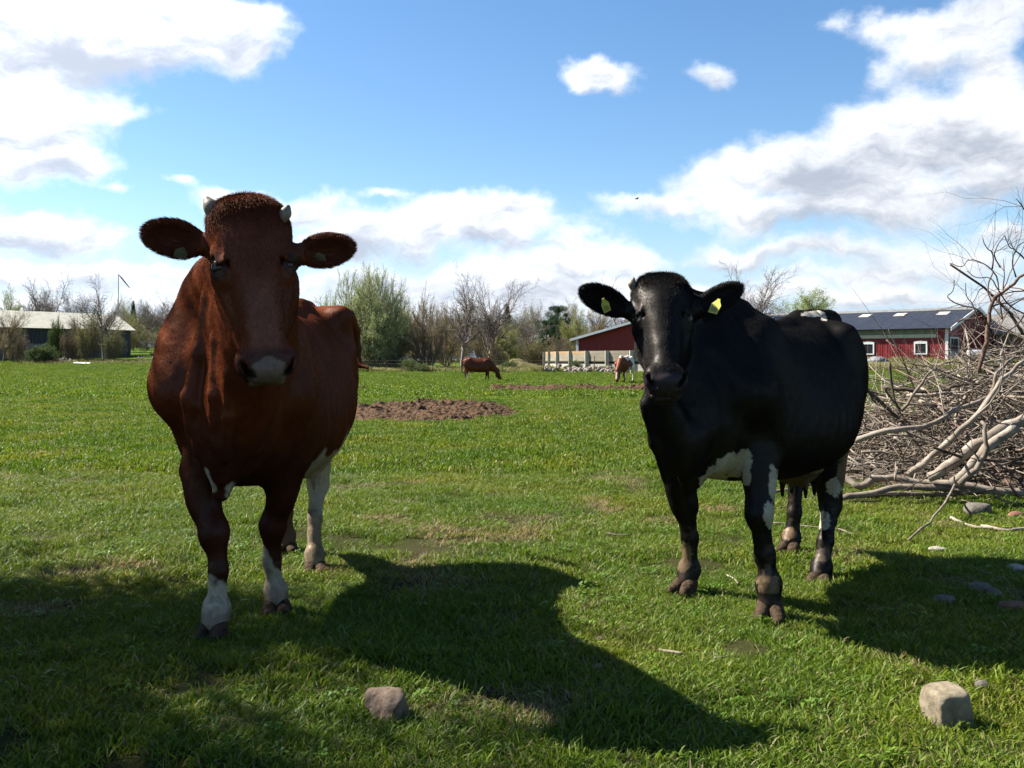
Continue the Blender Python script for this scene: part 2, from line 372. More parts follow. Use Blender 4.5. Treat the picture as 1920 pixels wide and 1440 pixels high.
def build_field():
    ys = np.concatenate([np.linspace(-18, .6, 24), .6 * (900 / .6) ** (np.arange(1, 421) / 420)])
    us = np.linspace(-1, 1, 361); us = np.sign(us) * np.abs(us) ** 1.15
    Y = np.repeat(ys[:, None], len(us), 1); Xg = us[None] * (9 + np.maximum(Y, 0) * 1.25)
    Z = tz_np(Xg, Y)
    n, m = Y.shape; V_ = np.stack([Xg, Y, Z], -1).reshape(-1, 3)
    i = np.arange(n - 1)[:, None] * m + np.arange(m - 1)[None]; F = np.stack([i, i + 1, i + 1 + m, i + m], -1).reshape(-1, 4)
    def f(nt, b, out):
        n1 = tex(nt, .35, 6, .62); n2 = tex(nt, 14.0, 10, .75); n3 = tex(nt, 2.3, 7, .7); n5 = tex(nt, 95, 5, .8)
        sp = nt.nodes.new('ShaderNodeSeparateXYZ'); tc = nt.nodes.new('ShaderNodeTexCoord'); nt.links.new(tc.outputs['Object'], sp.inputs[0])
        far = nt.nodes.new('ShaderNodeMapRange'); nt.links.new(sp.outputs[1], far.inputs[0]); far.inputs[1].default_value = 7; far.inputs[2].default_value = 30
        g1 = ramp(nt, n2.outputs[0], [(.3, (.022, .045, .005)), (.5, (.046, .09, .008)), (.7, (.085, .13, .014))])
        g2 = ramp(nt, n1.outputs[0], [(.3, (.055, .102, .008)), (.5, (.072, .124, .009)), (.72, (.105, .14, .016))])
        nr = ramp(nt, n5.outputs[0], [(.3, (.012, .012, .005)), (.5, (.035, .032, .013)), (.7, (.085, .066, .034))])
        def mx(f, a, b_):
            m = nt.nodes.new('ShaderNodeMix'); m.data_type = 'RGBA'
            if isinstance(f, float): m.inputs[0].default_value = f
            else: nt.links.new(f, m.inputs[0])
            nt.links.new(a, m.inputs[6]); nt.links.new(b_, m.inputs[7]); return m.outputs[2]
        base = mx(far.outputs[0], mx(.12, nr, g1), mx(.6, g1, g2))
        soil = ramp(nt, n5.outputs[0], [(.3, (.022, .015, .009)), (.7, (.085, .06, .038))])
        k = ramp(nt, n3.outputs[0], [(.58, (0, 0, 0)), (.66, (1, 1, 1))])
        nt.links.new(mx(k, base, soil), b.inputs['Base Color']); b.inputs['Roughness'].default_value = .95; b.inputs['Specular IOR Level'].default_value = .03
        bump(nt, b, n5.outputs[0], .8, .02)
    o = link('field', mesh_np('field', V_, F, material('pasture_soil', f))); tag(o, kind='structure'); o['label'] = 'green grazed pasture'
build_field()
# ---- grass
def f_grass(nt, b, out):
    a = nt.nodes.new('ShaderNodeAttribute'); a.attribute_name = 'Col'
    oi = nt.nodes.new('ShaderNodeObjectInfo'); geo = nt.nodes.new('ShaderNodeNewGeometry')
    n = nt.nodes.new('ShaderNodeTexNoise'); n.inputs['Scale'].default_value = .8; n.inputs['Detail'].default_value = 4; nt.links.new(geo.outputs['Position'], n.inputs['Vector'])
    m = nt.nodes.new('ShaderNodeMix'); m.data_type = 'RGBA'; m.blend_type = 'MULTIPLY'; m.inputs[0].default_value = 1
    nt.links.new(a.outputs['Color'], m.inputs[6]); nt.links.new(ramp(nt, n.outputs[0], [(.3, (.66, .80, .7)), (.5, (1, .97, 1)), (.7, (1.42, 1.08, 1.1))]), m.inputs[7])
    b.inputs['Roughness'].default_value = .55; b.inputs['Specular IOR Level'].default_value = .22; nt.links.new(m.outputs[2], b.inputs['Base Color'])
    tr = nt.nodes.new('ShaderNodeBsdfTranslucent'); nt.links.new(m.outputs[2], tr.inputs['Color'])
    ms = nt.nodes.new('ShaderNodeMixShader'); ms.inputs[0].default_value = .38; nt.links.new(b.outputs[0], ms.inputs[1]); nt.links.new(tr.outputs[0], ms.inputs[2]); nt.links.new(ms.outputs[0], out.inputs[0])
grass_m = material('grass_blades', f_grass)
def clump_mesh(rng, R, nb, h0, h1, w0, straw=.08, lean=.5):
    r = R * np.sqrt(rng.random(nb)); t = rng.random(nb) * 2 * math.pi
    bx = r * np.cos(t); by = r * np.sin(t); H = h0 + (h1 - h0) * rng.random(nb) ** 1.5
    az = rng.random(nb) * 2 * math.pi; ln = H * lean * (.3 + rng.random(nb)); w = w0 * (.6 + .8 * rng.random(nb)); fa = rng.random(nb) * 2 * math.pi
    vs = []; 
    for k, (hh, lk, wk) in enumerate(((0, 0, 1), (.45, .25, .9), (.8, .62, .6), (1.0, 1.0, .05))):
        cx = bx + np.cos(az) * ln * lk; cy = by + np.sin(az) * ln * lk; cz = H * hh * (1 - .12 * lk) - .008
        for sg in (-1, 1): vs.append(np.stack([cx + sg * np.cos(fa) * w * wk, cy + sg * np.sin(fa) * w * wk, cz], 1))
    V_ = np.stack(vs, 1).reshape(-1, 3)
    b = (np.arange(nb) * 8)[:, None]; F = np.concatenate([np.stack([b[:, 0] + 2 * k, b[:, 0] + 2 * k + 1, b[:, 0] + 2 * k + 3, b[:, 0] + 2 * k + 2], 1) for k in range(3)])
    g = rng.random((nb, 1)); c = np.array([.056, .108, .0065]) * (1 - g) + np.array([.142, .198, .012]) * g
    s = rng.random(nb) < straw; c[s] = np.array([.24, .20, .095]) * (.6 + .7 * rng.random((s.sum(), 1)))
    C = np.repeat(c, 8, 0)
    return V_, F, C
def scatter(name, meshes, pts, rot, scl, idx, parent=None):
    cl = bpy.data.collections.new(name + '_kinds')
    for i, me in enumerate(meshes):
        o = bpy.data.objects.new('%s_kind_%02d' % (name, i), me); cl.objects.link(o)
    me = bpy.data.meshes.new(name); me.vertices.add(len(pts)); me.vertices.foreach_set('co', np.asarray(pts, np.float32).ravel())
    a = me.attributes.new('rot', 'FLOAT_VECTOR', 'POINT'); a.data.foreach_set('vector', np.asarray(rot, np.float32).ravel())
    a = me.attributes.new('scl', 'FLOAT_VECTOR', 'POINT'); a.data.foreach_set('vector', np.asarray(scl, np.float32).ravel())
    a = me.attributes.new('idx', 'INT', 'POINT'); a.data.foreach_set('value', np.asarray(idx, np.int32))
    o = link(name, me, parent)
    ng = bpy.data.node_groups.new(name, 'GeometryNodeTree'); ng.interface.new_socket('Geometry', in_out='INPUT', socket_type='NodeSocketGeometry'); ng.interface.new_socket('Geometry', in_out='OUTPUT', socket_type='NodeSocketGeometry')
    N = ng.nodes; L = ng.links; gi = N.new('NodeGroupInput'); go = N.new('NodeGroupOutput')
    ip = N.new('GeometryNodeInstanceOnPoints'); ci = N.new('GeometryNodeCollectionInfo'); ci.inputs['Collection'].default_value = cl; ci.inputs['Separate Children'].default_value = True; ci.inputs['Reset Children'].default_value = True
    def na(nm, ty):
        n = N.new('GeometryNodeInputNamedAttribute'); n.data_type = ty; n.inputs['Name'].default_value = nm; return n.outputs[0]
    L.new(gi.outputs[0], ip.inputs['Points']); L.new(ci.outputs[0], ip.inputs['Instance']); ip.inputs['Pick Instance'].default_value = True
    L.new(na('idx', 'INT'), ip.inputs['Instance Index']); e2r = N.new('FunctionNodeEulerToRotation'); L.new(na('rot', 'FLOAT_VECTOR'), e2r.inputs[0]); L.new(e2r.outputs[0], ip.inputs['Rotation']); L.new(na('scl', 'FLOAT_VECTOR'), ip.inputs['Scale'])
    L.new(ip.outputs[0], go.inputs[0]); md = o.modifiers.new('scatter', 'NODES'); md.node_group = ng
    return o
STONES = []
def build_grass():
    rng = np.random.default_rng(11); kinds = []
    K = []
    for i in range(6): K.append((.11, 160, .010, .034, .0022, .07, 1.15))      # short turf
    for i in range(3): K.append((.10, 120, .018, .046, .0025, .05, 1.0))          # lusher
    for i in range(2): K.append((.08, 60, .012, .036, .0018, .7, 1.3))           # dry
    
    for i in range(3): K.append((.30, 260, .02, .055, .0055, .04, .7))         # 11..13 mid distance
    for i in range(3): K.append((.8, 320, .03, .07, .016, .02, .7))           # 14..16 far
    NW = len(K)
    for k in K:
        V_, F, C = clump_mesh(rng, *k); kinds.append(mesh_np('grass_clump', V_, F, grass_m, False, C))
    for j in range(3):      # broad leaved weeds: 17..19
        nb = 16; a = rng.random(nb) * 6.283; L = rng.uniform(.012, .03, nb); w = L * rng.uniform(.28, .45, nb); bx = rng.normal(0, .018, (nb, 2)); z0 = rng.uniform(.005, .028, nb); vs = []
        for t, ww, zz in ((0, .12, 0), (.45, 1, .3), (.8, .75, .25), (1, .05, .05)):
            for sg in (-1, 1): vs.append(np.stack([bx[:, 0] + np.cos(a) * L * t - np.sin(a) * w * ww * sg * .5, bx[:, 1] + np.sin(a) * L * t + np.cos(a) * w * ww * sg * .5, z0 + zz * L], 1))
        V_ = np.stack(vs, 1).reshape(-1, 3); b = np.arange(nb) * 8; F = np.concatenate([np.stack([b + 2 * k, b + 2 * k + 1, b + 2 * k + 3, b + 2 * k + 2], 1) for k in range(3)])
        C = np.repeat(np.array([.075, .14, .010]) * rng.uniform(.6, 1.7, (nb, 1)), 8, 0); kinds.append(mesh_np('weed_clump', V_, F, grass_m, False, C))
    P = []; I = []; Sc = []
    def zone(y0, y1, dens, ks, sc0, sc1, mode):
        A = int(dens * (y1 - y0) * (1.3 * (y0 + y1) / 2 + 2.5)); y = y0 + (y1 - y0) * np.sqrt(rng.random(int(A * 1.0)) * (1 - (y0 / y1) ** 2) + (y0 / y1) ** 2) if False else rng.uniform(y0, y1, A * 2)
        hw = .64 * y + 1.3; keep = rng.random(len(y)) < hw / hw.max(); y = y[keep]; hw = hw[keep]; x = rng.uniform(-1, 1, len(y)) * hw
        Q = np.stack([x, y, 0 * x], 1); n = fbm(Q, .9, 4, 31); n2 = fbm(Q, 2.6, 3, 33); n3 = fbm(Q, .35, 2, 35)
        idx = rng.integers(ks[0], ks[1], len(y)); s = rng.uniform(sc0, sc1, len(y))
        if mode:
            lush = n + .12 * (rng.random(len(y)) - .5) > .56; idx = np.where(lush, rng.integers(6, 9, len(y)), idx)
            dry = n2 + .1 * (rng.random(len(y)) - .5) > .655; idx = np.where(dry, rng.integers(9, 11, len(y)), idx)
            front = sstep(4.2, 2.4, y) * sstep(.6, -1.2, x) > rng.random(len(y)) * 1.6; idx = np.where(front & ~dry, rng.integers(6, 9, len(y)), idx)
            wd_ = (rng.random(len(y)) < .045); idx = np.where(wd_, rng.integers(17, 20, len(y)), idx)
            bald = fbm(Q, 2.7, 3, 37) + .06 * (rng.random(len(y)) - .5) > .655; kp = ~bald
            x, y, idx, s = x[kp], y[kp], idx[kp], s[kp]
        kp = np.ones(len(x), bool)
        for sx, sy, sr in STONES: kp &= (x - sx) ** 2 + (y - sy) ** 2 > sr * sr * .6
        for bx0, by0, rx, ry in DUNG: kp &= ((x - bx0) / rx) ** 2 + ((y - by0) / ry) ** 2 + (rng.random(len(x)) - .5) * .3 > np.where(y > 26, 1.3, .9)
        for hx, hy, hz in HOOFS: kp &= (x - hx) ** 2 + (y - hy) ** 2 > .03 ** 2
        x, y, idx, s = x[kp], y[kp], idx[kp], s[kp]
        P.append(np.stack([x, y, tz_np(x, y)], 1)); I.append(idx); sc = np.stack([s, s, s * rng.uniform(.7, 1.3, len(s))], 1); Sc.append(sc)
    zone(1.55, 4.6, 210, (0, 6), .8, 1.2, True); zone(4.6, 9, 120, (0, 6), .9, 1.35, True); zone(9, 26, 16, (11, 14), .8, 1.3, False); zone(26, 110, 1.6, (14, 17), .8, 1.3, False)
    P = np.concatenate(P); I = np.concatenate(I); Sc = np.concatenate(Sc); n = len(P)
    rot = np.stack([rng.normal(0, .08, n), rng.normal(0, .08, n), rng.random(n) * 6.283], 1)
    o = scatter('grass', kinds, P, rot, Sc, I); tag(o, 'short grazed green grass covering the pasture', 'grass', kind='stuff')
    print('grass clumps', n)
DUNG = [(-1.75, 19.6, 2.15, 3.6), (1.9, 35.5, 3.5, 2.6), (-6.2, 33.5, 1.2, 1.5), (13.8, 26.5, 3.0, 2.2), (5.6, 35.5, 2.5, 2.4)]
def build_dung():
    m = noisy('dung_and_straw', (.006, .0035, .002), (.092, .052, .027), 9, .95, .9, .05, c2=(.02, .011, .006), detail=9, spec=.1)
    labs = ['low brown heap of dung and straw beyond the red cow', 'long flat strip of dung and straw in the middle of the field', 'small worn patch of dung beside the red cow\'s rump', 'brown dung patch behind the black cow and the brush pile', 'right end of the flat dung strip near the pied cow']
    for j, (cx, cy, rx, ry) in enumerate(DUNG):
        n = 230 if j == 0 else 130; g = np.linspace(-1.15, 1.15, n); A, B = np.meshgrid(g, g); X = cx + A * rx; Y = cy + B * ry
        Q = np.stack([X, Y, 0 * X], -1).reshape(-1, 3); r2 = (A ** 2 + B ** 2).ravel() * 1.1 + (fbm(Q, 1.6, 5, 41) - .5) * 1.35
        amp = .16 if j == 0 else .2
        z = amp * sstep(1.0, .25, r2) * (.25 + 1.1 * fbm(Q, 2.4, 3, 43)) + (fbm(Q, 15, 3, 45) - .5) * .08 * sstep(1.0, .7, r2) + np.clip(fbm(Q, 3.0, 3, 46) - .62, 0, 1) * .55 * sstep(.9, .6, r2) - .06 * sstep(.9, 1.1, r2) - .004
        V_ = np.stack([X.ravel(), Y.ravel(), tz_np(X.ravel(), Y.ravel()) + z], 1); i = np.arange(n - 1)[:, None] * n + np.arange(n - 1)[None]
        F = np.stack([i, i + 1, i + 1 + n, i + n], -1).reshape(-1, 4)
        o = link('dung_heap', mesh_np('dung_heap', V_ - [cx, cy, 0], F, m, False), loc=(cx, cy, 0)); tag(o, labs[j], 'dung heap', 'heaps of dung and straw spread on the field')
build_dung()
# ------------------------------------------------------------------ trees and shrubs
def twig_strips(P0, P1, r, C):
    """thin three sided twigs from P0 to P1, vectorised"""
    P0 = np.asarray(P0); P1 = np.asarray(P1); n = len(P0); d = P1 - P0; d = d / (np.linalg.norm(d, axis=1, keepdims=True) + 1e-9)
    a = np.cross(d, [.3, .2, .93]); a /= np.linalg.norm(a, axis=1, keepdims=True) + 1e-9; b = np.cross(d, a); r = np.asarray(r)[:, None]
    vs = [P0 + a * r, P0 - a * r * .5 + b * r * .87, P0 - a * r * .5 - b * r * .87, P1]
    V_ = np.stack(vs, 1).reshape(-1, 3); o = np.arange(n) * 4
    F = np.concatenate([np.stack([o, o + 1, o + 3], 1), np.stack([o + 1, o + 2, o + 3], 1), np.stack([o + 2, o, o + 3], 1)])
    return V_, F, np.repeat(C, 4, 0)
class Tree:
    def __init__(s, seed): s.r = random.Random(seed); s.g = Geo(); s.tw0 = []; s.tw1 = []; s.twr = []; s.leaf = []
    def branch(s, p, d, L, r, lvl, par):
        R = s.r; n = 6 if lvl < 2 else (4 if lvl == 2 else 3); pts = [p]; rad = [r]; q = Vector(p); dd = Vector(d).normalized(); cur = par.get('curve', .25)
        for i in range(n):
            dd = (dd + Vector((R.gauss(0, cur), R.gauss(0, cur), R.gauss(0, cur) + par['up'][min(lvl, 3)])) * .5).normalized()
            q = q + dd * (L / n); pts.append(q.copy()); rad.append(r * (1 - .72 * (i + 1) / n))
        if lvl < 3: s.g.tube(pts, rad, 6 if lvl == 0 else (4 if lvl == 1 else 3), caps=False)
        else:
            for i in range(n): s.tw0.append(tuple(pts[i])); s.tw1.append(tuple(pts[i + 1])); s.twr.append(max(rad[i], par['tr']))
        if lvl >= par['lv']:
            s.leaf += [tuple(x) for x in pts[1:]]; return
        nb = par['nb'][lvl]
        for k in range(nb):
            t = par['t0'][lvl] + (1 - par['t0'][lvl]) * ((k + R.random()) / nb); f = t * n; i = min(int(f), n - 1); a = pts[i].lerp(pts[i + 1], f - i)
            ax = (pts[i + 1] - pts[i]).normalized(); side = ax.orthogonal().normalized(); side.rotate(Matrix.Rotation(R.random() * 6.283, 3, ax))
            sp = par['sp'][lvl] * R.uniform(.7, 1.25); nd = ax * math.cos(sp) + side * math.sin(sp)
            s.branch(a, nd, L * par['lr'][lvl] * R.uniform(.65, 1.15) * (par.get('v0', 1.15) + par.get('v1', -.5) * t), r * .58 * (1 - .45 * t) + .002, lvl + 1, par)
def make_tree_data(name, seed, par, trunk_col=(.12, .095, .075), leaf=None, nleaf=0, lsize=.1, stems=1):
    T = Tree(seed); rnd = random.Random(seed + 99)
    for k in range(stems):
        if stems == 1: T.branch(Vector((0, 0, -.2)), Vector((0, 0, 1)), par['H'], par['r'], 0, par)
        else:
            a = rnd.random() * 6.283; t = rnd.random() ** .6 * par['spread']; T.branch(Vector((math.cos(a) * .5 * rnd.random(), math.sin(a) * .5 * rnd.random(), -.2)), Vector((math.cos(a) * math.sin(t), math.sin(a) * math.sin(t), math.cos(t))), par['H'] * rnd.uniform(.84, 1.0) * (1 - .12 * t), par['r'] * rnd.uniform(.6, 1), 0, par)
    bark = noisy(name + '_bark', tuple(c * .55 for c in trunk_col), tuple(c * 1.25 for c in trunk_col), 6, .9, .4, .03)
    me = bpy.data.meshes.new(name + '_trunk'); me.from_pydata(T.g.v, [], T.g.f); me.materials.append(bark); me.polygons.foreach_set('use_smooth', [True] * len(me.polygons)); me.update()
    rng = np.random.default_rng(seed); parts = []
    tc = np.array(par.get('tc', trunk_col)); n = len(T.tw0)
    V_, F, C = twig_strips(T.tw0, T.tw1, T.twr, tc[None] * rng.uniform(.6, 1.3, (n, 1)))
    if nleaf:
        L = np.array(T.leaf); ii = rng.integers(0, len(L), nleaf); c = L[ii] + rng.normal(0, lsize * 1.3, (nleaf, 3)); a = rng.normal(0, 1, (nleaf, 3)); a /= np.linalg.norm(a, axis=1, keepdims=True); b = np.cross(a, rng.normal(0, 1, (nleaf, 3))); b /= np.linalg.norm(b, axis=1, keepdims=True)
        sz = lsize * rng.uniform(.5, 1.2, (nleaf, 1)); v = np.stack([c - a * sz, c + b * sz * .5, c + a * sz], 1).reshape(-1, 3); o = np.arange(nleaf) * 3 + len(V_)
        lc = np.array(leaf[0]) + (np.array(leaf[1]) - np.array(leaf[0])) * rng.random((nleaf, 1)); V_ = np.concatenate([V_, v]); F = np.concatenate([F, np.stack([o, o + 1, o + 2], 1)]); C = np.concatenate([C, np.repeat(lc, 3, 0)])
    crown = mesh_np(name + '_crown', V_, F, leaf_m, False, C)
    top = np.percentile(V_[:, 2], 97.5); wd = np.percentile(np.abs(V_[:, 0]), 95)
    return me, crown, top, wd
def f_leaf(nt, b, out):
    a = nt.nodes.new('ShaderNodeAttribute'); a.attribute_name = 'Col'; nt.links.new(a.outputs['Color'], b.inputs['Base Color']); b.inputs['Roughness'].default_value = .75; b.inputs['Specular IOR Level'].default_value = .15
    tr = nt.nodes.new('ShaderNodeBsdfTranslucent'); nt.links.new(a.outputs['Color'], tr.inputs['Color']); ms = nt.nodes.new('ShaderNodeMixShader'); ms.inputs[0].default_value = .25
    nt.links.new(b.outputs[0], ms.inputs[1]); nt.links.new(tr.outputs[0], ms.inputs[2]); nt.links.new(ms.outputs[0], out.inputs[0])
leaf_m = material('leaves_and_twigs', f_leaf)
BARE = dict(v0=.8, v1=.25, H=6.2, r=.30, nb=[17, 9, 8, 6], t0=[.22, .12, .1, .1], sp=[.85, .65, .7, .7], lr=[.8, .52, .46, .42], up=[.04, .10, .05, .02], lv=4, tr=.016, curve=.22)
FAN = dict(H=8.5, r=.11, nb=[9, 7, 5], t0=[.15, .1, .1], sp=[.4, .45, .5], lr=[.46, .4, .4], up=[.04, .1, .12, .1], lv=3, tr=.013, curve=.14, spread=.85)
SHRUB = dict(H=3.6, r=.05, nb=[8, 7, 5], t0=[.12, .1, .1], sp=[.6, .6, .6], lr=[.55, .5, .5], up=[.1, .12, .15, .1], lv=3, tr=.011, curve=.22, spread=.95)
TD = {}
for i in range(4): TD['bare%d' % i] = make_tree_data('bare_tree', 20 + i, BARE, (.22, .18, .155))
p2 = dict(BARE); p2['nb'] = [15, 9, 7, 5]
TD['bud'] = make_tree_data('budding_tree', 31, p2, (.12, .1, .08), ((.22, .23, .055), (.33, .34, .10)), 20000, .13)
TD['budbrown'] = make_tree_data('brown_budding_tree', 33, p2, (.14, .105, .08), ((.24, .18, .09), (.3, .25, .12)), 15000, .1)
TD['green'] = make_tree_data('spring_green_tree', 34, dict(p2, H=6.5), (.1, .08, .06), ((.2, .25, .06), (.33, .36, .13)), 26000, .15)
TD['fan'] = make_tree_data('willow', 41, dict(FAN, H=6.5, nb=[15, 8, 5], t0=[.12, .1, .1], sp=[.62, .6, .6], lr=[.5, .45, .42], up=[.03, .05, .05, .04], curve=.2, spread=1.0), (.17, .15, .1), ((.28, .33, .11), (.42, .47, .19)), 42000, .08, stems=26)
TD['fan2'] = make_tree_data('alder', 42, dict(FAN, H=6.5, nb=[12, 7, 5], sp=[.6, .55, .6], up=[.03, .06, .05, .04], curve=.2, spread=.9), (.19, .145, .105), ((.25, .19, .11), (.33, .27, .15)), 26000, .08, stems=22)
TD['shr0'] = make_tree_data('shrub', 51, SHRUB, (.15, .115, .08), ((.17, .175, .05), (.28, .26, .10)), 7000, .09, stems=22)
TD['shr1'] = make_tree_data('shrub', 52, SHRUB, (.16, .125, .09), ((.21, .17, .085), (.29, .24, .13)), 5000, .08, stems=24)
TD['shrg'] = make_tree_data('green_shrub', 53, dict(SHRUB, H=2.6), (.1, .08, .05), ((.05, .09, .02), (.12, .16, .045)), 9000, .1, stems=20)
def conifer(seed, H=11, W=2.3, dens=1.0, pine=False):
    rng = np.random.default_rng(seed); g = Geo(); g.tube([(0, 0, -.2), (0, 0, H * .5), (0, 0, H * .98)], [.24, .14, .02], 7, caps=False)
    P = []; C = []
    if not pine:
        for k in range(int(46 * dens)):
            z = .8 + (H - 1.0) * (k / (46 * dens)); w = W * (1 - z / H) ** .8 * rng.uniform(.75, 1.2) + .12
            for j in range(7):
                a = rng.random() * 6.283; t = rng.random(46) ** .7; x = np.cos(a) * w * t; y = np.sin(a) * w * t; zz = z - w * .35 * t + rng.normal(0, .06, 46)
                P.append(np.stack([x + rng.normal(0, .1, 46), y + rng.normal(0, .1, 46), zz], 1))
    else:
        for k in range(60):
            c = np.array([rng.normal(0, W * .42), rng.normal(0, W * .42), H * rng.uniform(.3, .95)]); c[:2] *= 1.25 - .8 * abs(c[2] / H - .6)
            g.tube([(0, 0, c[2] * .8), tuple(c * [.6, .6, 1]), tuple(c)], [.06, .04, .015], 4, caps=False); r = rng.uniform(.6, 1.15)
            q = rng.normal(0, 1, (420, 3)); q /= np.linalg.norm(q, axis=1, keepdims=True); P.append(c + q * r * rng.uniform(.4, 1, (420, 1)) * [1, 1, .55])
    P = np.concatenate(P); n = len(P); a = rng.normal(0, 1, (n, 3)); a /= np.linalg.norm(a, axis=1, keepdims=True); b = np.cross(a, rng.normal(0, 1, (n, 3))); b /= np.linalg.norm(b, axis=1, keepdims=True)
    s = rng.uniform(.08, .17, (n, 1)); V_ = np.stack([P - a * s, P + b * s * .4, P + a * s], 1).reshape(-1, 3); o = np.arange(n) * 3; F = np.stack([o, o + 1, o + 2], 1)
    c = np.array([.018, .036, .018]) * rng.uniform(.6, 1.8, (n, 1)) if not pine else np.array([.03, .055, .026]) * rng.uniform(.5, 1.8, (n, 1))
    me = bpy.data.meshes.new('conifer_trunk'); me.from_pydata(g.v, [], g.f); me.materials.append(noisy('conifer_bark', (.06, .04, .03), (.13, .085, .06), 6, .9)); me.update()
    return me, mesh_np('conifer_crown', V_, F, leaf_m, False, np.repeat(c, 3, 0)), H, W
TD['spruce'] = conifer(61); TD['pine'] = conifer(62, 9.5, 3.2, pine=True)
rt = random.Random(77)
def plant(kind, name, label, cat, px, top, d, wpx=None, group=None, lean=0, base=None):
    me, cr, H, Wd = TD[kind]; x = (px - 960) / F_PX * d; z = tz(x, d) if base is None else base; h = EYE + (HOR - top) / F_PX * d - z
    wpx = wpx * 1.25 if (wpx and kind.startswith('bare')) else wpx
    s = h / H; sx = s if wpx is None else (wpx / 2 / F_PX * d) / Wd
    r = empty(name, (x, d, z), rt.random() * 6.28); r.scale = (sx, sx, s); tag(r, label, cat, group)
    a = link('trunk', me, r); b = link('crown', cr, r); return r
BT = 'bare trees beyond the pasture'
plant('bud', 'tree', 'olive budding tree behind the left end of the long shed', 'tree', 12, 556, 135, 70, BT)
plant('bare0', 'bare_tree', 'pale bare tree behind the shed roof, first from the picture edge', 'tree', 60, 538, 138, 56, BT)
plant('bare1', 'bare_tree', 'bare tree with dark trunk behind the middle of the shed roof', 'tree', 108, 538, 132, 52, BT)
plant('bare2', 'bare_tree', 'small faint bare tree between two bigger ones behind the shed', 'tree', 140, 556, 140, 40, BT)
plant('bare3', 'bare_tree', 'small bare tree just left of the pole behind the shed', 'tree', 165, 560, 136, 36, BT)
plant('bare1', 'bare_tree', 'wide bare tree standing in front of the right end of the shed', 'tree', 196, 544, 106, 66, BT)
plant('budbrown', 'tree', 'brownish tree in front of the shed at the picture edge', 'tree', 6, 588, 100, 60, BT)
plant('spruce', 'spruce_tree', 'dark little spruce behind the hedge right of the shed', 'tree', 250, 562, 142, 26)
plant('bud', 'tree', 'yellowish tree beside the pole right of the shed', 'tree', 232, 572, 134, 46, BT)
for i, (px, tp, k, w, lb) in enumerate(((275, 572, 'bare2', 44, 'bare tree right of the dark spruce behind the shed'), (300, 568, 'bare0', 50, 'bare tree beside the red cow\'s shoulder on the left'), (330, 574, 'bare3', 50, 'bare tree hidden mostly by the red cow\'s neck'), (262, 590, 'budbrown', 40, 'brown budding tree low beside the shed end'))):
    plant(k, 'bare_tree', lb, 'tree', px, tp, 140 + i * 4, w, BT)
plant('fan', 'willow_tree', 'big fan shaped willow with pale green buds right of the red cow', 'tree', 706, 524, 92, 116)
plant('fan', 'willow_tree', 'second pale green willow half hidden behind the red cow\'s rump', 'tree', 664, 534, 95, 104)
plant('fan', 'willow_tree', 'lower pale green willow at the right foot of the big one', 'tree', 738, 566, 97, 70)
plant('budbrown', 'tree', 'greenish brown tree just right of the willow', 'tree', 752, 590, 104, 60, BT)
plant('fan2', 'alder_tree', 'rounded brown many stemmed tree between willow and tall bare trees', 'tree', 800, 568, 96, 76)
plant('fan2', 'alder_tree', 'brown many stemmed tree right behind the rounded one', 'tree', 838, 592, 108, 60)
plant('bare0', 'bare_tree', 'tall bare tree left of the grazing cow, left one of the pair', 'tree', 866, 535, 98, 66, BT)
plant('bare3', 'bare_tree', 'tall bare tree above the grazing cow, right one of the pair', 'tree', 912, 535, 102, 84, BT)
plant('spruce', 'spruce_tree', 'dark spruce behind the brick house', 'tree', 951, 566, 150, 44)
plant('bud', 'tree', 'olive budding tree in front of the brick house', 'tree', 958, 612, 108, 50, BT)
plant('budbrown', 'tree', 'brownish tree left in front of the brick house', 'tree', 900, 618, 106, 50, BT)
plant('bare2', 'bare_tree', 'slim bare tree with upright limbs against the open sky', 'tree', 990, 588, 112, 44, BT)
plant('pine', 'pine_tree', 'dark green pine left of the red building', 'tree', 1046, 570, 122, 52)
plant('pine', 'pine_tree', 'smaller low pine in front of the tall one', 'tree', 1026, 598, 118, 36)
plant('bud', 'tree', 'olive budding tree right of the dark pine', 'tree', 1078, 582, 112, 56, BT)
plant('budbrown', 'tree', 'brown budding tree behind the end of the red building', 'tree', 1108, 578, 116, 66, BT)
plant('bare1', 'bare_tree', 'bare tree above the roof of the nearer red building', 'tree', 1150, 560, 122, 74, BT)
plant('bare3', 'bare_tree', 'bare tree rising behind the black cow\'s ear', 'tree', 1392, 514, 112, 90, BT)
plant('bare0', 'bare_tree', 'low bare tree behind the black cow\'s back', 'tree', 1440, 566, 130, 60, BT)
plant('green', 'round_tree', 'fresh green round tree behind the long barn roof', 'tree', 1536, 556, 130, 108)
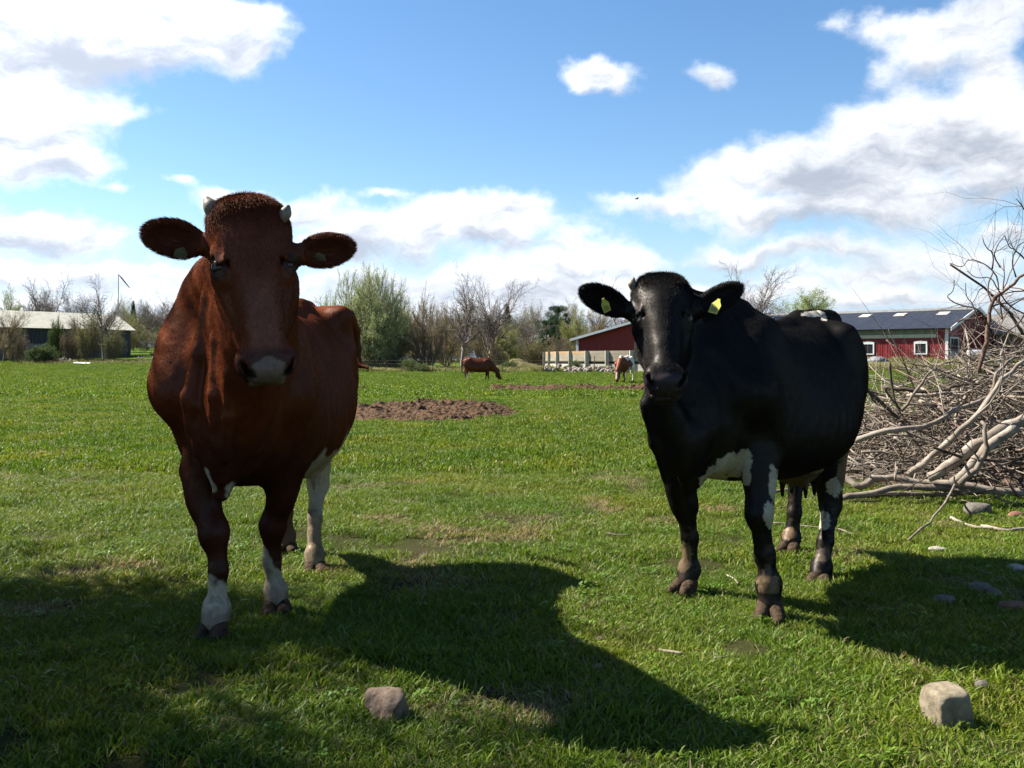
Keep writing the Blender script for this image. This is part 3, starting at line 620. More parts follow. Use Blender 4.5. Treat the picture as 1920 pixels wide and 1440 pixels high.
# shrubs
SG = 'shrubs along the field edge'
for kd, px, tp, d, w, lb in (('shrg', 107, 606, 104, 24, 'light green sapling in front of the shed wall'), ('shrg', 80, 650, 99, 46, 'dark green bush at the foot of the shed'), ('shr1', 140, 604, 103, 40, 'brown bush before the shed between sapling and wide tree'),
        ('shr0', 168, 600, 102, 44, 'brown bush at the foot of the wide bare tree'), ('shr1', 28, 618, 103, 44, 'grey brown bush at the left end of the shed'), ('shr0', 214, 622, 101, 34, 'thin bush near the right end of the shed'),
        ('shr0', 652, 660, 86, 60, 'brown bush at the foot of the willow beside the red cow'), ('shrg', 770, 676, 82, 30, 'dark green bush by the wire fence'), ('shrg', 789, 684, 81, 26, 'low dark green bush right beside another by the fence'),
        ('shr1', 722, 640, 95, 60, 'brown bush right of the willow stem'), ('shrg', 1078, 678, 82, 22, 'small green bush before the concrete wall'), ('shrg', 960, 678, 86, 28, 'green bush on the bank beyond the grazing cow'),
        ('shr0', 1000, 640, 104, 50, 'olive bush left of the pines'), ('shr1', 1050, 634, 106, 50, 'olive bush under the pines behind the concrete wall'), ('shr1', 930, 648, 100, 40, 'brown bush before the brick house wall'),
        ('shrg', 290, 660, 118, 14, 'small dark bush on the dark soil strip left of the cow')):
    plant(kd, 'shrub', lb, 'shrub', px, tp, d, w, SG)
def thicket(name, label, spots, kinds, seed):
    rng = random.Random(seed); V_ = []; F = []; C = []; n0 = 0; TV = []; TF = []; 
    for (px, top, d, w) in spots:
        me, cr, H, Wd = TD[rng.choice(kinds)]; x = (px - 960) / F_PX * d; z = tz(x, d); s = (EYE + (HOR - top) / F_PX * d - z) / H; sx = (w / 2 / F_PX * d) / Wd; a = rng.random() * 6.28
        nv = len(cr.vertices); v = np.empty(nv * 3, np.float32); cr.vertices.foreach_get('co', v); v = v.reshape(-1, 3)
        f = np.empty(len(cr.loops), np.int32); cr.loops.foreach_get('vertex_index', f); f = f.reshape(-1, 3); c = np.empty(nv * 4, np.float32); cr.color_attributes['Col'].data.foreach_get('color', c)
        ca, sa = math.cos(a), math.sin(a); v = np.stack([(v[:, 0] * ca - v[:, 1] * sa) * sx + x, (v[:, 0] * sa + v[:, 1] * ca) * sx + d, v[:, 2] * s + z], 1)
        V_.append(v); F.append(f + n0); C.append(c.reshape(-1, 4)[:, :3]); n0 += nv
    o = link(name, mesh_np(name, np.concatenate(V_), np.concatenate(F), leaf_m, False, np.concatenate(C))); tag(o, label, 'thicket', kind='stuff')
rs = random.Random(5)
thicket('undergrowth', 'brown and olive thicket closing the view behind the trees', [(px + rs.uniform(-8, 8), rs.uniform(604, 632), 128 + rs.uniform(-6, 10), 70) for px in range(-60, 1400, 34)], ['shr0', 'shr1'], 3)
thicket('hedgerow', 'tall far brown hedgerow along the horizon', [(px + rs.uniform(-10, 10), rs.uniform(578, 606), 165 + rs.uniform(-6, 10), 76) for px in list(range(-100, 420, 36)) + list(range(600, 1120, 40)) + list(range(1780, 2100, 50))], ['shr1', 'shr0', 'shr1'], 4)
# the tree outside the frame on the left whose branches shade the near corner of the field
me, cr, H, Wd = TD['green']
for i, (x, y, s_, a_, lb) in enumerate(((-7.0, 6.3, .52, 1.1, 'small leafy tree left of the pasture whose shade falls on the near grass'), (-6.1, 4.0, .46, 2.6, 'second small leafy tree left of the pasture, nearer the camera'))):
    r = empty('shade_tree', (x, y, 0), a_); r.scale = (s_, s_, s_); tag(r, lb, 'tree', 'trees left of the pasture'); link('trunk', me, r); link('crown', cr, r)
# ------------------------------------------------------------------ farm buildings
white_m = noisy('white_paint', (.5, .5, .48), (.62, .62, .6), 5, .6, .1)
red_m = noisy('red_metal_wall', (.16, .012, .014), (.21, .018, .020), 1.5, .5, 0, spec=.3)
red2_m = noisy('red_boards', (.18, .019, .015), (.24, .030, .022), 1.2, .7, .2, stretch=(6, 6, .4))
cream_m = noisy('cream_band', (.42, .37, .26), (.52, .46, .33), 2, .6, 0)
olive_m = noisy('olive_band', (.13, .125, .085), (.17, .16, .11), 2, .6, 0)
slate_m = noisy('slate_blue_roof', (.010, .012, .020), (.018, .022, .033), 1.2, .6, .1, spec=.25)
ridge_m = noisy('grey_ridge', (.1, .1, .095), (.16, .16, .15), 2, .8, 0)
tin_m = noisy('pale_tin_roof', (.22, .21, .165), (.33, .315, .25), .9, .6, .1, stretch=(1, 1, 1), c2=(.28, .265, .205))
board_m = noisy('weathered_boards', (.028, .030, .036), (.075, .077, .085), 2.2, .9, .4, .02, stretch=(5, 5, .3))
mason_m = noisy('old_masonry', (.05, .045, .045), (.14, .125, .115), 1.2, .9, .4, .03, c2=(.08, .07, .065))
dark_m = noisy('dark_opening', (.006, .006, .007), (.014, .014, .015), 3, .8, 0)
glass_m = noisy('window_glass', (.008, .01, .012), (.02, .022, .025), 1.5, .4, 0, spec=.1)
conc_m = noisy('pale_concrete', (.28, .26, .2), (.4, .38, .31), 2.2, .9, .3, .02)
concd_m = noisy('stained_concrete', (.16, .135, .095), (.27, .235, .17), 1.2, .9, .3, .02)
wood_m = noisy('orange_brown_plank', (.2, .11, .05), (.32, .22, .12), 2, .85, .3)
brick_m = noisy('brown_brick_wall', (.10, .055, .035), (.17, .1, .065), 3, .9, .2)
skyl_m = noisy('skylight_sheet', (.3, .28, .23), (.4, .37, .3), 3, .4, 0)
iron_m = noisy('rusty_iron', (.06, .045, .035), (.14, .1, .07), 9, .8, 0)
class Frame2:
    """local building frame: u along the wall, v into the building, z up"""
    def __init__(s, o, u): s.o = np.array(o, float); s.u = nrm([u[0], u[1], 0]); s.v = np.array([-s.u[1], s.u[0], 0]) ; s.ang = math.atan2(s.u[1], s.u[0])
def part(root, name, mat, boxes, label=None, smooth=False):
    g = Geo()
    for lo, hi in boxes: g.box(lo, hi)
    o = g.build(name, mat, root, smooth); 
    if label: o['label'] = label
    return o
def quad(root, name, mat, pts, th=.06):
    """a slab: four corner points with thickness along its normal"""
    P = [Vector(p) for p in pts]; n = (P[1] - P[0]).cross(P[3] - P[0]).normalized() * th; g = Geo()
    g.add([tuple(p) for p in P] + [tuple(p + n) for p in P], [(3, 2, 1, 0), (4, 5, 6, 7), (0, 1, 5, 4), (1, 2, 6, 5), (2, 3, 7, 6), (3, 0, 4, 7)]); return g.build(name, mat, root)
def window(root, x, z, w, h, y0=0.0, arch=False, shut=False):
    """on the wall plane y = y0, facing -y"""
    f = part(root, 'window', white_m, [((x - w / 2 - .13, y0 - .07, z - .1), (x + w / 2 + .13, y0 - .003, z)), ((x - w / 2 - .13, y0 - .07, z + h), (x + w / 2 + .13, y0 - .003, z + h + .15)), ((x - w / 2 - .13, y0 - .07, z), (x - w / 2, y0 - .003, z + h)), ((x + w / 2, y0 - .07, z), (x + w / 2 + .13, y0 - .003, z + h))])
    part(f, 'pane', glass_m, [((x - w / 2, y0 - .03, z), (x + w / 2, y0 - .006, z + h))])
    part(f, 'glazing_bar', iron_m, [((x - .025, y0 - .05, z), (x + .025, y0 - .034, z + h))])
    if arch:
        g = Geo(); g.add([(x - w / 2 - .16, y0 - .075, z + h + .15), (x + w / 2 + .16, y0 - .075, z + h + .15), (x + w / 2 + .1, y0 - .075, z + h + .2), (x, y0 - .075, z + h + .33), (x - w / 2 - .1, y0 - .075, z + h + .2)] + [(x - w / 2 - .16, y0 - .01, z + h + .15), (x + w / 2 + .16, y0 - .01, z + h + .15), (x + w / 2 + .1, y0 - .01, z + h + .2), (x, y0 - .01, z + h + .33), (x - w / 2 - .1, y0 - .01, z + h + .2)],
                         [(0, 1, 2, 3, 4), (9, 8, 7, 6, 5)] + [(i, i + 5, (i + 1) % 5 + 5, (i + 1) % 5) for i in range(5)]); g.build('window_head', white_m, f)
    return f
# ---- long red barn on the right: local x runs left->right along the long wall, -y faces the field
A = at(1776, 615, 90.0); B = at(1590, 619, 96.4); uu = nrm([A[0] - B[0], A[1] - B[1], 0]); Lw = 30.0; gz = tz(A[0], A[1]) - .1
root = empty('red_barn', (A[0], A[1], 0), math.atan2(uu[1], uu[0])); tag(root, 'long red barn with dark blue roof, white trim and skylights on the right', 'barn')
E_ = 4.15; WD = 17.6; RZ = 6.42; zb = .3
n_ = 30
for k in range(n_):
    x1 = -Lw * k / n_; x0 = -Lw * (k + 1) / n_; zt = E_ if k == 0 else 3.28
    part(root, 'wall_panel', red_m, [((x0 + .012, 0, zb), (x1 - .012, .12, zt))] + [((x0 + j * .25, -.022, zb), (x0 + j * .25 + .07, -.0, zt)) for j in range(1, 4)])
    if k > 0:
        part(root, 'cream_panel', cream_m, [((x0 + .012, -.04, 3.284), (x1 - .012, .1, 3.62))] + [((x0 + j * .25, -.06, 3.286), (x0 + j * .25 + .07, -.04, 3.62)) for j in range(0, 4)])
        part(root, 'olive_panel', olive_m, [((x0 + .012, -.03, 3.624), (x1 - .012, .1, E_))])
part(root, 'core_wall', dark_m, [((-Lw, .13, zb), (-.1, .3, E_ - .05))])
g = Geo()
for a, b in ((0.0, 0.06),):   # gable
    g.add([(a, 0, zb), (a, WD, zb), (a, WD, E_), (a, WD / 2, RZ), (a, 0, E_), (a - .15, 0, zb), (a - .15, WD, zb), (a - .15, WD, E_), (a - .15, WD / 2, RZ), (a - .15, 0, E_)], [(0, 1, 2, 3, 4), (9, 8, 7, 6, 5), (0, 5, 6, 1), (1, 6, 7, 2), (2, 7, 8, 3), (3, 8, 9, 4), (4, 9, 5, 0)])
for j in range(1, 58):
    y = j * .3; zt = E_ + (RZ - E_) * (1 - abs(y - WD / 2) / (WD / 2)) - .05
    if not (1.0 < y < 3.2): g.box((0.0, y, zb), (.02, y + .08, zt))
g.build('gable_wall', red_m, root)
part(root, 'back_wall', red_m, [((-Lw, WD - .12, zb), (-.16, WD, E_))]); part(root, 'end_wall', red_m, [((-Lw - .12, 0, zb), (-Lw, WD, E_))])
part(root, 'corner_board', white_m, [((-.16, -.09, zb), (.1, .02, E_ + .02))])
def rooflet(x0, x1, y0, y1, mat, name, lift=0.0, th=.07):
    z = lambda y: E_ + .1 + (RZ - E_) * (1 - abs(y - WD / 2) / (WD / 2)) + lift
    return quad(root, name, mat, [(x0, y0, z(y0)), (x1, y0, z(y0)), (x1, y1, z(y1)), (x0, y1, z(y1))], th)
for k in range(20):
    x1 = .45 - (Lw + .45) * k / 20; x0 = .45 - (Lw + .45) * (k + 1) / 20
    rooflet(x0 + .008, x1 - .008, -.5, WD * .43, slate_m, 'roof_sheet'); rooflet(x0 + .008, x1 - .008, WD * .43 + .01, WD / 2 - .01, ridge_m, 'ridge_sheet', .03)
rooflet(-Lw, .45, WD / 2, WD + .5, slate_m, 'back_roof')
for xs in (-1.6, -5.9, -9.6, -13.4, -17.2, -21): rooflet(xs - 1.1, xs, 5.3, 6.7, skyl_m, 'skylight', .09, .03)
for sg in (0, 1):   # barge boards
    ya, yb = (-.5, WD / 2) if sg == 0 else (WD / 2, WD + .5); z = lambda y: E_ - .12 + (RZ - E_) * (1 - abs(y - WD / 2) / (WD / 2))
    g = Geo(); g.add([(.46, ya, z(ya)), (.46, yb, z(yb)), (.46, yb, z(yb) + .34), (.46, ya, z(ya) + .34), (.53, ya, z(ya)), (.53, yb, z(yb)), (.53, yb, z(yb) + .34), (.53, ya, z(ya) + .34)], [(0, 3, 2, 1), (4, 5, 6, 7), (0, 1, 5, 4), (2, 3, 7, 6), (1, 2, 6, 5), (0, 4, 7, 3)]); g.build('barge_board', white_m, root)
for x in (-2.45, -7.6, -12.6, -17.6): window(root, x, 1.75, 1.0, .95, -.022, True)
dr = empty('door', (0, 0, 0), 0, root)
part(dr, 'frame', white_m, [((.03, .75, zb), (.09, .92, 3.2)), ((.03, 3.3, zb), (.09, 3.47, 3.2)), ((.03, .75, 3.204), (.09, 3.47, 3.36))]); part(dr, 'pane', glass_m, [((.005, .925, 2.04), (.05, 3.295, 3.2))]); part(dr, 'lower_panel', noisy('grey_door', (.16, .19, .2), (.22, .25, .26), 2, .6, 0), [((.005, .925, 1.3), (.06, 3.295, 2.03))])
part(dr, 'opening', dark_m, [((.005, .925, zb), (.04, 3.295, 1.295))])
# ---- neighbouring brick building with grey roof at the right edge
o2 = at(1868, 628, 98); root = empty('brick_outbuilding', (o2[0], o2[1], 0), math.radians(-6)); tag(root, 'brown brick outbuilding with grey tiled roof behind the brush pile', 'building')
part(root, 'wall', brick_m, [((0, 0, .3), (16, 6, 3.75))]); part(root, 'fascia', ridge_m, [((-.3, -.32, 3.754), (16.3, -.2, 3.95))])
for k in range(16): quad(root, 'roof_panel', noisy('grey_roof', (.12, .11, .1), (.2, .185, .165), 1.6, .9, .2) if k == 0 else bpy.data.materials['grey_roof'], [(-.3 + k * 1.04, -.4, 3.8), (.72 + k * 1.04, -.4, 3.8), (.72 + k * 1.04, 4, 6.0), (-.3 + k * 1.04, 4, 6.0)], .08)
quad(root, 'back_roof', bpy.data.materials['grey_roof'], [(-.3, 4.01, 6.0), (16.3, 4.01, 6.0), (16.3, 8, 4.0), (-.3, 8, 4.0)], .08); window(root, 5, 1.6, 1.0, 1.1)
# ---- nearer red building in the middle, gable towards the field
A = at(1083, 636, 92); root = empty('red_shed', (A[0], A[1], 0), math.radians(-28)); tag(root, 'red boarded building with shallow white edged roof behind the concrete wall', 'barn')
Wg = 17.0; z0 = .3; zl = 3.2; zr = 5.35
g_n = 34
for k in range(g_n):
    x0 = Wg * k / g_n; x1 = Wg * (k + 1) / g_n; zf = lambda x: zl + (zr - zl) * (1 - abs(x - Wg / 2) / (Wg / 2)) - .1
    g = Geo(); d_ = .015 * (k % 2); g.add([(x0 + .001, -d_, z0), (x1 - .001, -d_, z0), (x1 - .001, -d_, zf(x1)), (x0 + .001, -d_, zf(x0)), (x0 + .001, .1, z0), (x1 - .001, .1, z0), (x1 - .001, .1, zf(x1)), (x0 + .001, .1, zf(x0))], [(0, 1, 2, 3), (7, 6, 5, 4), (0, 4, 5, 1), (3, 2, 6, 7), (1, 5, 6, 2), (0, 3, 7, 4)]); g.build('board', red2_m, root)
part(root, 'side_wall', red2_m, [((0, .11, z0), (.12, 24, zl - .1)), ((Wg - .12, .11, z0), (Wg, 24, zl - .1)), ((.13, .104, z0), (Wg - .13, .108, zl - .1))]); part(root, 'corner_board', white_m, [((-.15, -.08, z0), (.12, .04, zl - .12))])
for sg in (0, 1):
    xa, xb = (-.55, Wg / 2) if sg == 0 else (Wg / 2, Wg + .55); z = lambda x: zl + (zr - zl) * (1 - abs(x - Wg / 2) / (Wg / 2))
    quad(root, 'roof', ridge_m, [(xa, -.6, z(xa)), (xb, -.6, z(xb)), (xb, 24, z(xb)), (xa, 24, z(xa))], .1)
    g = Geo(); g.add([(xa, -.66, z(xa) - .12), (xb, -.66, z(xb) - .12), (xb, -.66, z(xb) + .12), (xa, -.66, z(xa) + .12), (xa, -.605, z(xa) - .12), (xb, -.605, z(xb) - .12), (xb, -.605, z(xb) + .12), (xa, -.605, z(xa) + .12)], [(0, 1, 2, 3), (7, 6, 5, 4), (0, 4, 5, 1), (3, 2, 6, 7), (1, 5, 6, 2), (0, 3, 7, 4)]); g.build('barge_board', white_m, root)
# ---- concrete silage wall with pillars
PX = [(1021, 96), (1030, 94), (1045, 91), (1069, 88.5), (1100, 86), (1138, 84), (1184, 82), (1236, 80)]
root = empty('concrete_wall', (at(1100, 690, 86)[0], 86, 0)); tag(root, 'pale concrete silage wall with upright posts and stained panels', 'wall')
O_ = np.array([root.location.x, 86, 0]); Z0, Z1 = .05, 1.93
for i, (px, d) in enumerate(PX):
    c = at(px, 675, d) - O_; part(root, 'post', conc_m, [((c[0] - .16, c[1] - .2, Z0), (c[0] + .16, c[1] + .16, Z1 + .02))])
    if i < len(PX) - 1:
        e = at(PX[i + 1][0], 675, PX[i + 1][1]) - O_; a = math.atan2(e[1] - c[1], e[0] - c[0]); L = math.hypot(e[0] - c[0], e[1] - c[1])
        for nm, mt, za, zb_, dy in (('lower_panel', conc_m, Z0, .72, .0), ('upper_panel', concd_m, .98, Z1 - .28, .03), ('dark_gap', dark_m, .725, .975, .12), ('top_plank', wood_m if i < 4 else concd_m, Z1 - .276, Z1, .02)):  # dark strip stands in for the shaded gap between lower and upper panels
            g = Geo(); g.box((.18, dy, za), (L - .18, dy + .12, zb_)); o = g.build(nm, mt, root); o.location = (c[0], c[1], 0); o.rotation_euler = (0, 0, a)
# ---- long grey shed on the left
A = at(245, 618.6, 118); B = at(33, 613, 108); uu = nrm([A[0] - B[0], A[1] - B[1], 0]); root = empty('grey_shed', (A[0], A[1], 0), math.atan2(uu[1], uu[0])); tag(root, 'long weathered grey shed with pale metal roof on the left', 'shed')
E2 = 4.85; R2 = 7.0; L2 = 24.0; zz = tz(A[0], A[1]) - .6
for k in range(48):
    x1 = -L2 * k / 48; x0 = -L2 * (k + 1) / 48; part(root, 'board', board_m, [((x0 + .012, -.012 * (k % 2), 3.3), (x1 - .012, .1, E2))])
mh = 3.297
for k in range(8):
    x1 = -L2 * k / 8; x0 = -L2 * (k + 1) / 8; part(root, 'wall_panel', mason_m if k % 3 else board_m, [((x0 + .01, -.03, zz), (x1 - .01, .1, mh))])
part(root, 'back_wall', board_m, [((-L2, 9.8, zz), (0, 9.9, E2))]); part(root, 'end_wall', board_m, [((-.1, .12, zz), (0, 9.7, E2))]); part(root, 'far_end_wall', board_m, [((-L2 - .1, 0, zz), (-L2, 9.9, E2))])
for k in range(20):
    x1 = .4 - (L2 + .8) * k / 20; x0 = .4 - (L2 + .8) * (k + 1) / 20; quad(root, 'roof_sheet', tin_m, [(x0 + .01, -.6, E2 - .05), (x1 - .01, -.6, E2 - .05), (x1 - .01, 4.9, R2), (x0 + .01, 4.9, R2)], .05); 
quad(root, 'back_roof', tin_m, [(-L2 - .4, 4.92, R2), (.4, 4.92, R2), (.4, 10.5, E2 - .05), (-L2 - .4, 10.5, E2 - .05)], .05)
part(root, 'opening', dark_m, [((-8.5, -.05, zz), (-6.4, -.034, 3.0))]); part(root, 'opening', dark_m, [((-3.4, -.05, 2.3), (-2.2, -.034, 3.2)), ((-1.9, -.05, 3.35), (-1.6, -.034, 4.7)), ((-2.4, -.05, 3.35), (-2.1, -.034, 4.7))])
window(root, -14.0, 2.2, .8, .7, -.035); part(root, 'grey_door', noisy('grey_panel', (.11, .12, .13), (.16, .17, .18), 2, .8, 0), [((-13, -.06, zz + .6), (-10.4, -.035, 3.0))]); part(root, 'white_patch', concd_m, [((-2.2, -.05, 2.0), (-1.2, -.034, 2.9))])
# ---- brick house between the trees
A = at(937, 660, 142); root = empty('brick_house', (A[0], A[1], 0), math.radians(-4)); tag(root, 'brown brick house with steep gable half hidden behind budding trees', 'house')
z0 = 1.0; g = Geo(); hw = 2.3; za = 5.0; zr = 7.5; g.add([(-hw, 0, z0), (hw, 0, z0), (hw, 0, za), (0, 0, zr), (-hw, 0, za), (-hw, 7, z0), (hw, 7, z0), (hw, 7, za), (0, 7, zr), (-hw, 7, za)], [(0, 1, 2, 3, 4), (9, 8, 7, 6, 5), (0, 5, 6, 1), (1, 6, 7, 2), (4, 9, 5, 0)]); g.build('wall', brick_m, root)
quad(root, 'roof', ridge_m, [(-hw - .4, -.4, za - .35), (0, -.4, zr + .08), (0, 7.4, zr + .08), (-hw - .4, 7.4, za - .35)], .12); quad(root, 'roof', ridge_m, [(0, -.4, zr + .08), (hw + .4, -.4, za - .35), (hw + .4, 7.4, za - .35), (0, 7.4, zr + .08)], .12)
window(root, .3, 4.6, 1.0, .9); window(root, .3, 3.0, 1.1, 1.0)
A = at(1000, 652, 150); root = empty('white_roofed_shed', (A[0], A[1], 0), 0); tag(root, 'low shed with bright white roof beyond the slim bare tree', 'shed')
part(root, 'wall', board_m, [((-3, 0, .5), (3, 5, 3.4))]); quad(root, 'roof', white_m, [(-3.2, -.3, 3.3), (3.2, -.3, 3.3), (2.6, 3, 5.1), (-2.6, 3, 5.1)], .1)
# ---- pole with a long pennant behind the shed
A = at(222, 514, 132); root = empty('flagpole', (A[0], A[1], 0)); tag(root, 'thin tall pole with a narrow drooping pennant behind the grey shed', 'flagpole')
g = Geo(); g.tube([(0, 0, .5), (0, 0, A[2] * .5), (0, 0, A[2])], [.07, .06, .045], 6); g.build('pole', ridge_m, root)
g = Geo(); pts = [(.05, 0, A[2] - .1), (.45, .02, A[2] - .55), (.9, .0, A[2] - 1.1), (1.4, .05, A[2] - 1.75), (1.75, .02, A[2] - 2.1)]; g.tube(pts, [.05, .1, .09, .07, .01], 4); g.build('pennant', noisy('pennant_cloth', (.12, .14, .2), (.2, .2, .22), 3, .8, 0), root)
# ---- wire fence across the back of the pasture
root = empty('wire_fence', (0, 79, 0)); tag(root, 'thin wire fence on rusty posts at the far edge of the pasture', 'fence')
posts = []
for px, h in ((640, 1.1), (696, 1.0), (752, 1.15), (811, 1.35), (865, 1.1), (942, 1.3), (1019, 1.4), (1068, 1.2), (1114, 1.45), (1160, 1.2), (1215, 1.2), (1290, 1.2), (1370, 1.2), (1460, 1.2), (1560, 1.2), (1650, 1.2), (1730, 1.2)):
    x = (px - 960) / F_PX * 79; z = tz(x, 79); g = Geo(); g.tube([(x, 0, z - .2), (x + .02, 0, z + h)], .035, 5); g.build('fence_post', iron_m, root); posts.append((x, z))
for hh in (.45, .8, 1.05): g = Geo(); g.tube([(x, .03, z + hh) for x, z in posts], .008, 3); g.build('wire', iron_m, root)
# ---- wrapped heap, tank and odds and ends by the barn
def lump(name, label, cat, p, r, mat, seed, amp=.25, group=None, h=None, freq=1.6):
    v = Vol(-np.array(r) * 1.3, np.array(r) * 1.3, min(r) / 9); v.ell((0, 0, 0), r, k=.01); V_, Q = v.mesh(); V_ = V_ + vnormals(V_, Q) * ((fbm(V_ / max(r), freq, 4, seed) - .5) * amp * min(r) * 2)[:, None]
    o = link(name, mesh_np(name, V_, Q, mat, True), loc=tuple(p)); tag(o, label, cat, group); return o
c = at(1646, 660, 84); lump('covered_bale', 'grey tarpaulin covered heap under the barn window', 'covered heap', (c[0], c[1], tz(c[0], c[1]) + .42), (.95, .9, .5), noisy('grey_tarp', (.08, .085, .09), (.2, .2, .2), 6, .6, .8, .05), 3)
c = at(1834, 664, 86); t = empty('silver_tank', (c[0], c[1], c[2] - .5)); tag(t, 'small pale grey metal tank beside the barn gable', 'tank')
g = Geo(); g.tube([(-.95, 0, .5), (-.88, 0, .5), (.88, 0, .5), (.95, 0, .5)], [.34, .42, .42, .34], 16); g.build('barrel', noisy('galvanised', (.35, .37, .39), (.5, .52, .54), 3, .4, 0, metal=.3), t, True)
for x in (-.6, .6): g = Geo(); g.box((x - .05, -.3, -.15), (x + .05, .3, .12)); g.build('leg', iron_m, t)
c = at(101, 676, 98); g = Geo(); t = empty('red_crate', (c[0], c[1], tz(c[0], c[1]))); tag(t, 'low rusty red trailer box in the grass before the grey shed', 'trailer')
part(t, 'box', noisy('rusty_red', (.12, .03, .02), (.2, .06, .045), 6, .8), [((-.6, -.4, .08), (.6, .4, .36))]); 
for x in (-.35, .35): g = Geo(); g.tube([(x, -.44, .1), (x, -.41, .1)], .12, 10); g.build('wheel', dark_m, t)
for i, (a, b, dy) in enumerate(((138, 168, 0), (142, 172, .5), (139, 160, -.5))):
    c = at(a, 675, 97 + dy); e = at(b, 676, 96.5 + dy); g = Geo(); g.tube([(0, 0, 0), tuple(e - c)], .07, 5); z = tz(c[0], c[1]) + .1 + .02 * i; o = g.build('plank', white_m, None, loc=(c[0], c[1], z)); tag(o, 'pale plank lying in the grass right of the rubble before the shed', 'plank', 'pale planks before the shed')
# ---- rubble: stones heaped before the concrete wall, and rubble before the shed
stone_kinds = []
def rock_mesh(seed, sx=1, sy=1, sz=.7, h=.14, amp=.3, freq=1.3, mat=None):
    v = Vol((-1.3 * sx, -1.3 * sy, -1.3 * sz), (1.3 * sx, 1.3 * sy, 1.3 * sz), h); v.ell((0, 0, 0), (sx, sy, sz), k=.02)
    rg = np.random.default_rng(seed)
    for _ in range(5):
        n = rg.normal(0, 1, 3); n /= np.linalg.norm(n); dd = rg.uniform(.62, .85) * np.linalg.norm(n * [sx, sy, sz]); v.put((-2, -2, -2), (2, 2, 2), lambda X, Y, Z: dd - (X * n[0] + Y * n[1] + Z * n[2]), .12 * min(sx, sy, sz), 's')
    V_, Q = v.mesh(); V_ = relax(V_, Q, 1, .5); V_ = V_ + vnormals(V_, Q) * ((fbm(V_, freq, 4, seed) - .5) * amp * min(sx, sy, sz))[:, None]; return V_, Q
rub_m = noisy('field_stone', (.07, .06, .05), (.24, .20, .165), 1.4, .9, .4, .05, c2=(.15, .11, .09))
for i in range(5): V_, Q = rock_mesh(70 + i, 1, .8, .7, .3); stone_kinds.append(mesh_np('rubble_stone', V_, Q, rub_m, False))
rr = random.Random(8)
def rubble(n, px0, px1, d0, d1, h, s0, s1, lab, grp, peaks=()):
    for i in range(n):
        px = rr.uniform(px0, px1); d = rr.uniform(d0, d1); x = (px - 960) / F_PX * d; u = (px - px0) / (px1 - px0)
        zz = h * math.sin(math.pi * min(max(u, .02), .98)) ** .5 * ((d - d0) / (d1 - d0))
        for pp, ph in peaks: zz += ph * math.exp(-((px - pp) / 6.0) ** 2)
        o = link('stone', rr.choice(stone_kinds), loc=(x, d, tz(x, d) + zz)); s = rr.uniform(s0, s1); o.scale = (s, s * rr.uniform(.7, 1.1), s * rr.uniform(.6, 1)); o.rotation_euler = (rr.random(), rr.random(), rr.random() * 6); tag(o, lab, 'stone', grp)
rubble(130, 1022, 1182, 79, 82, .55, .12, .34, 'pale stone in the rubble heap before the concrete wall', 'stones heaped before the concrete wall', ((1024, .3), (1050, .5), (1040, .2)))
rubble(60, 70, 142, 98, 101, .5, .1, .3, 'grey stone in the rubble before the grey shed', 'rubble before the grey shed')
rubble(26, 250, 300, 112, 118, .15, .1, .25, 'small stone on the dark soil strip right of the grey shed', 'stones on the soil strip')
# dry grass bank along the back edge
def build_bank():
    rng = np.random.default_rng(4); ks = []
    m = material('dry_grass', f_leaf)
    for i in range(3):
        V_, F, C = clump_mesh(rng, .5, 90, .25, .75, .014, .75, .6); C = C * [1.0, 1.0, 1.0]; ks.append(mesh_np('dry_clump', V_, F, m, False, C))
    P = []
    for px0, px1, d0, d1, n in ((620, 1190, 81, 84, 420), (930, 1035, 84, 92, 160), (1590, 1900, 80, 89, 420), (40, 320, 97, 103, 200), (700, 860, 88, 96, 90)):
        px = rng.uniform(px0, px1, n); d = rng.uniform(d0, d1, n); x = (px - 960) / F_PX * d; P.append(np.stack([x, d, tz_np(x, d) + (.25 * np.sin((px - px0) / (px1 - px0) * math.pi * 5) ** 2) * (px0 > 300) - .1], 1))
    P = np.concatenate(P); n = len(P); s = rng.uniform(.5, 1.1, n)
    o = scatter('dry_grass', ks, P, np.stack([0 * s, 0 * s, rng.random(n) * 6.28], 1), np.stack([s * 1.4, s * 1.4, s * .8], 1), rng.integers(0, 3, n)); tag(o, 'straw coloured dead grass along the banks beyond the fence', 'dry grass', kind='stuff')
    # earth banks
    bm = noisy('earth_bank', (.035, .05, .012), (.12, .10, .05), .9, .95, .8, .15, c2=(.06, .07, .02), spec=.03, detail=10)
    for px0, px1, d, h, lb in ((600, 880, 84, .45, 'low grassy bank at the foot of the willow'), (930, 1035, 88, .95, 'grassy earth bank left of the concrete wall'), (1600, 1760, 82, .6, 'grassy bank before the red barn')):
        n = 50; g = np.linspace(-1, 1, n); Au, Bv = np.meshgrid(g, g); px = (px0 + px1) / 2 + Au * (px1 - px0) / 2; Y = d + Bv * 3.2; X = (px - 960) / F_PX * d; Q = np.stack([X, Y, 0 * X], -1).reshape(-1, 3)
        z = h * (sstep(1, .4, np.abs(Au)) * sstep(1, .2, np.abs(Bv))).ravel() * (.5 + fbm(Q, .5, 3, 9)) - .12; V_ = np.stack([X.ravel(), Y.ravel(), tz_np(X.ravel(), Y.ravel()) + z], 1)
        i = np.arange(n - 1)[:, None] * n + np.arange(n - 1)[None]; o = link('bank', mesh_np('bank', V_, np.stack([i, i + 1, i + 1 + n, i + n], -1).reshape(-1, 4), bm)); tag(o, kind='structure'); o['label'] = lb
build_bank()
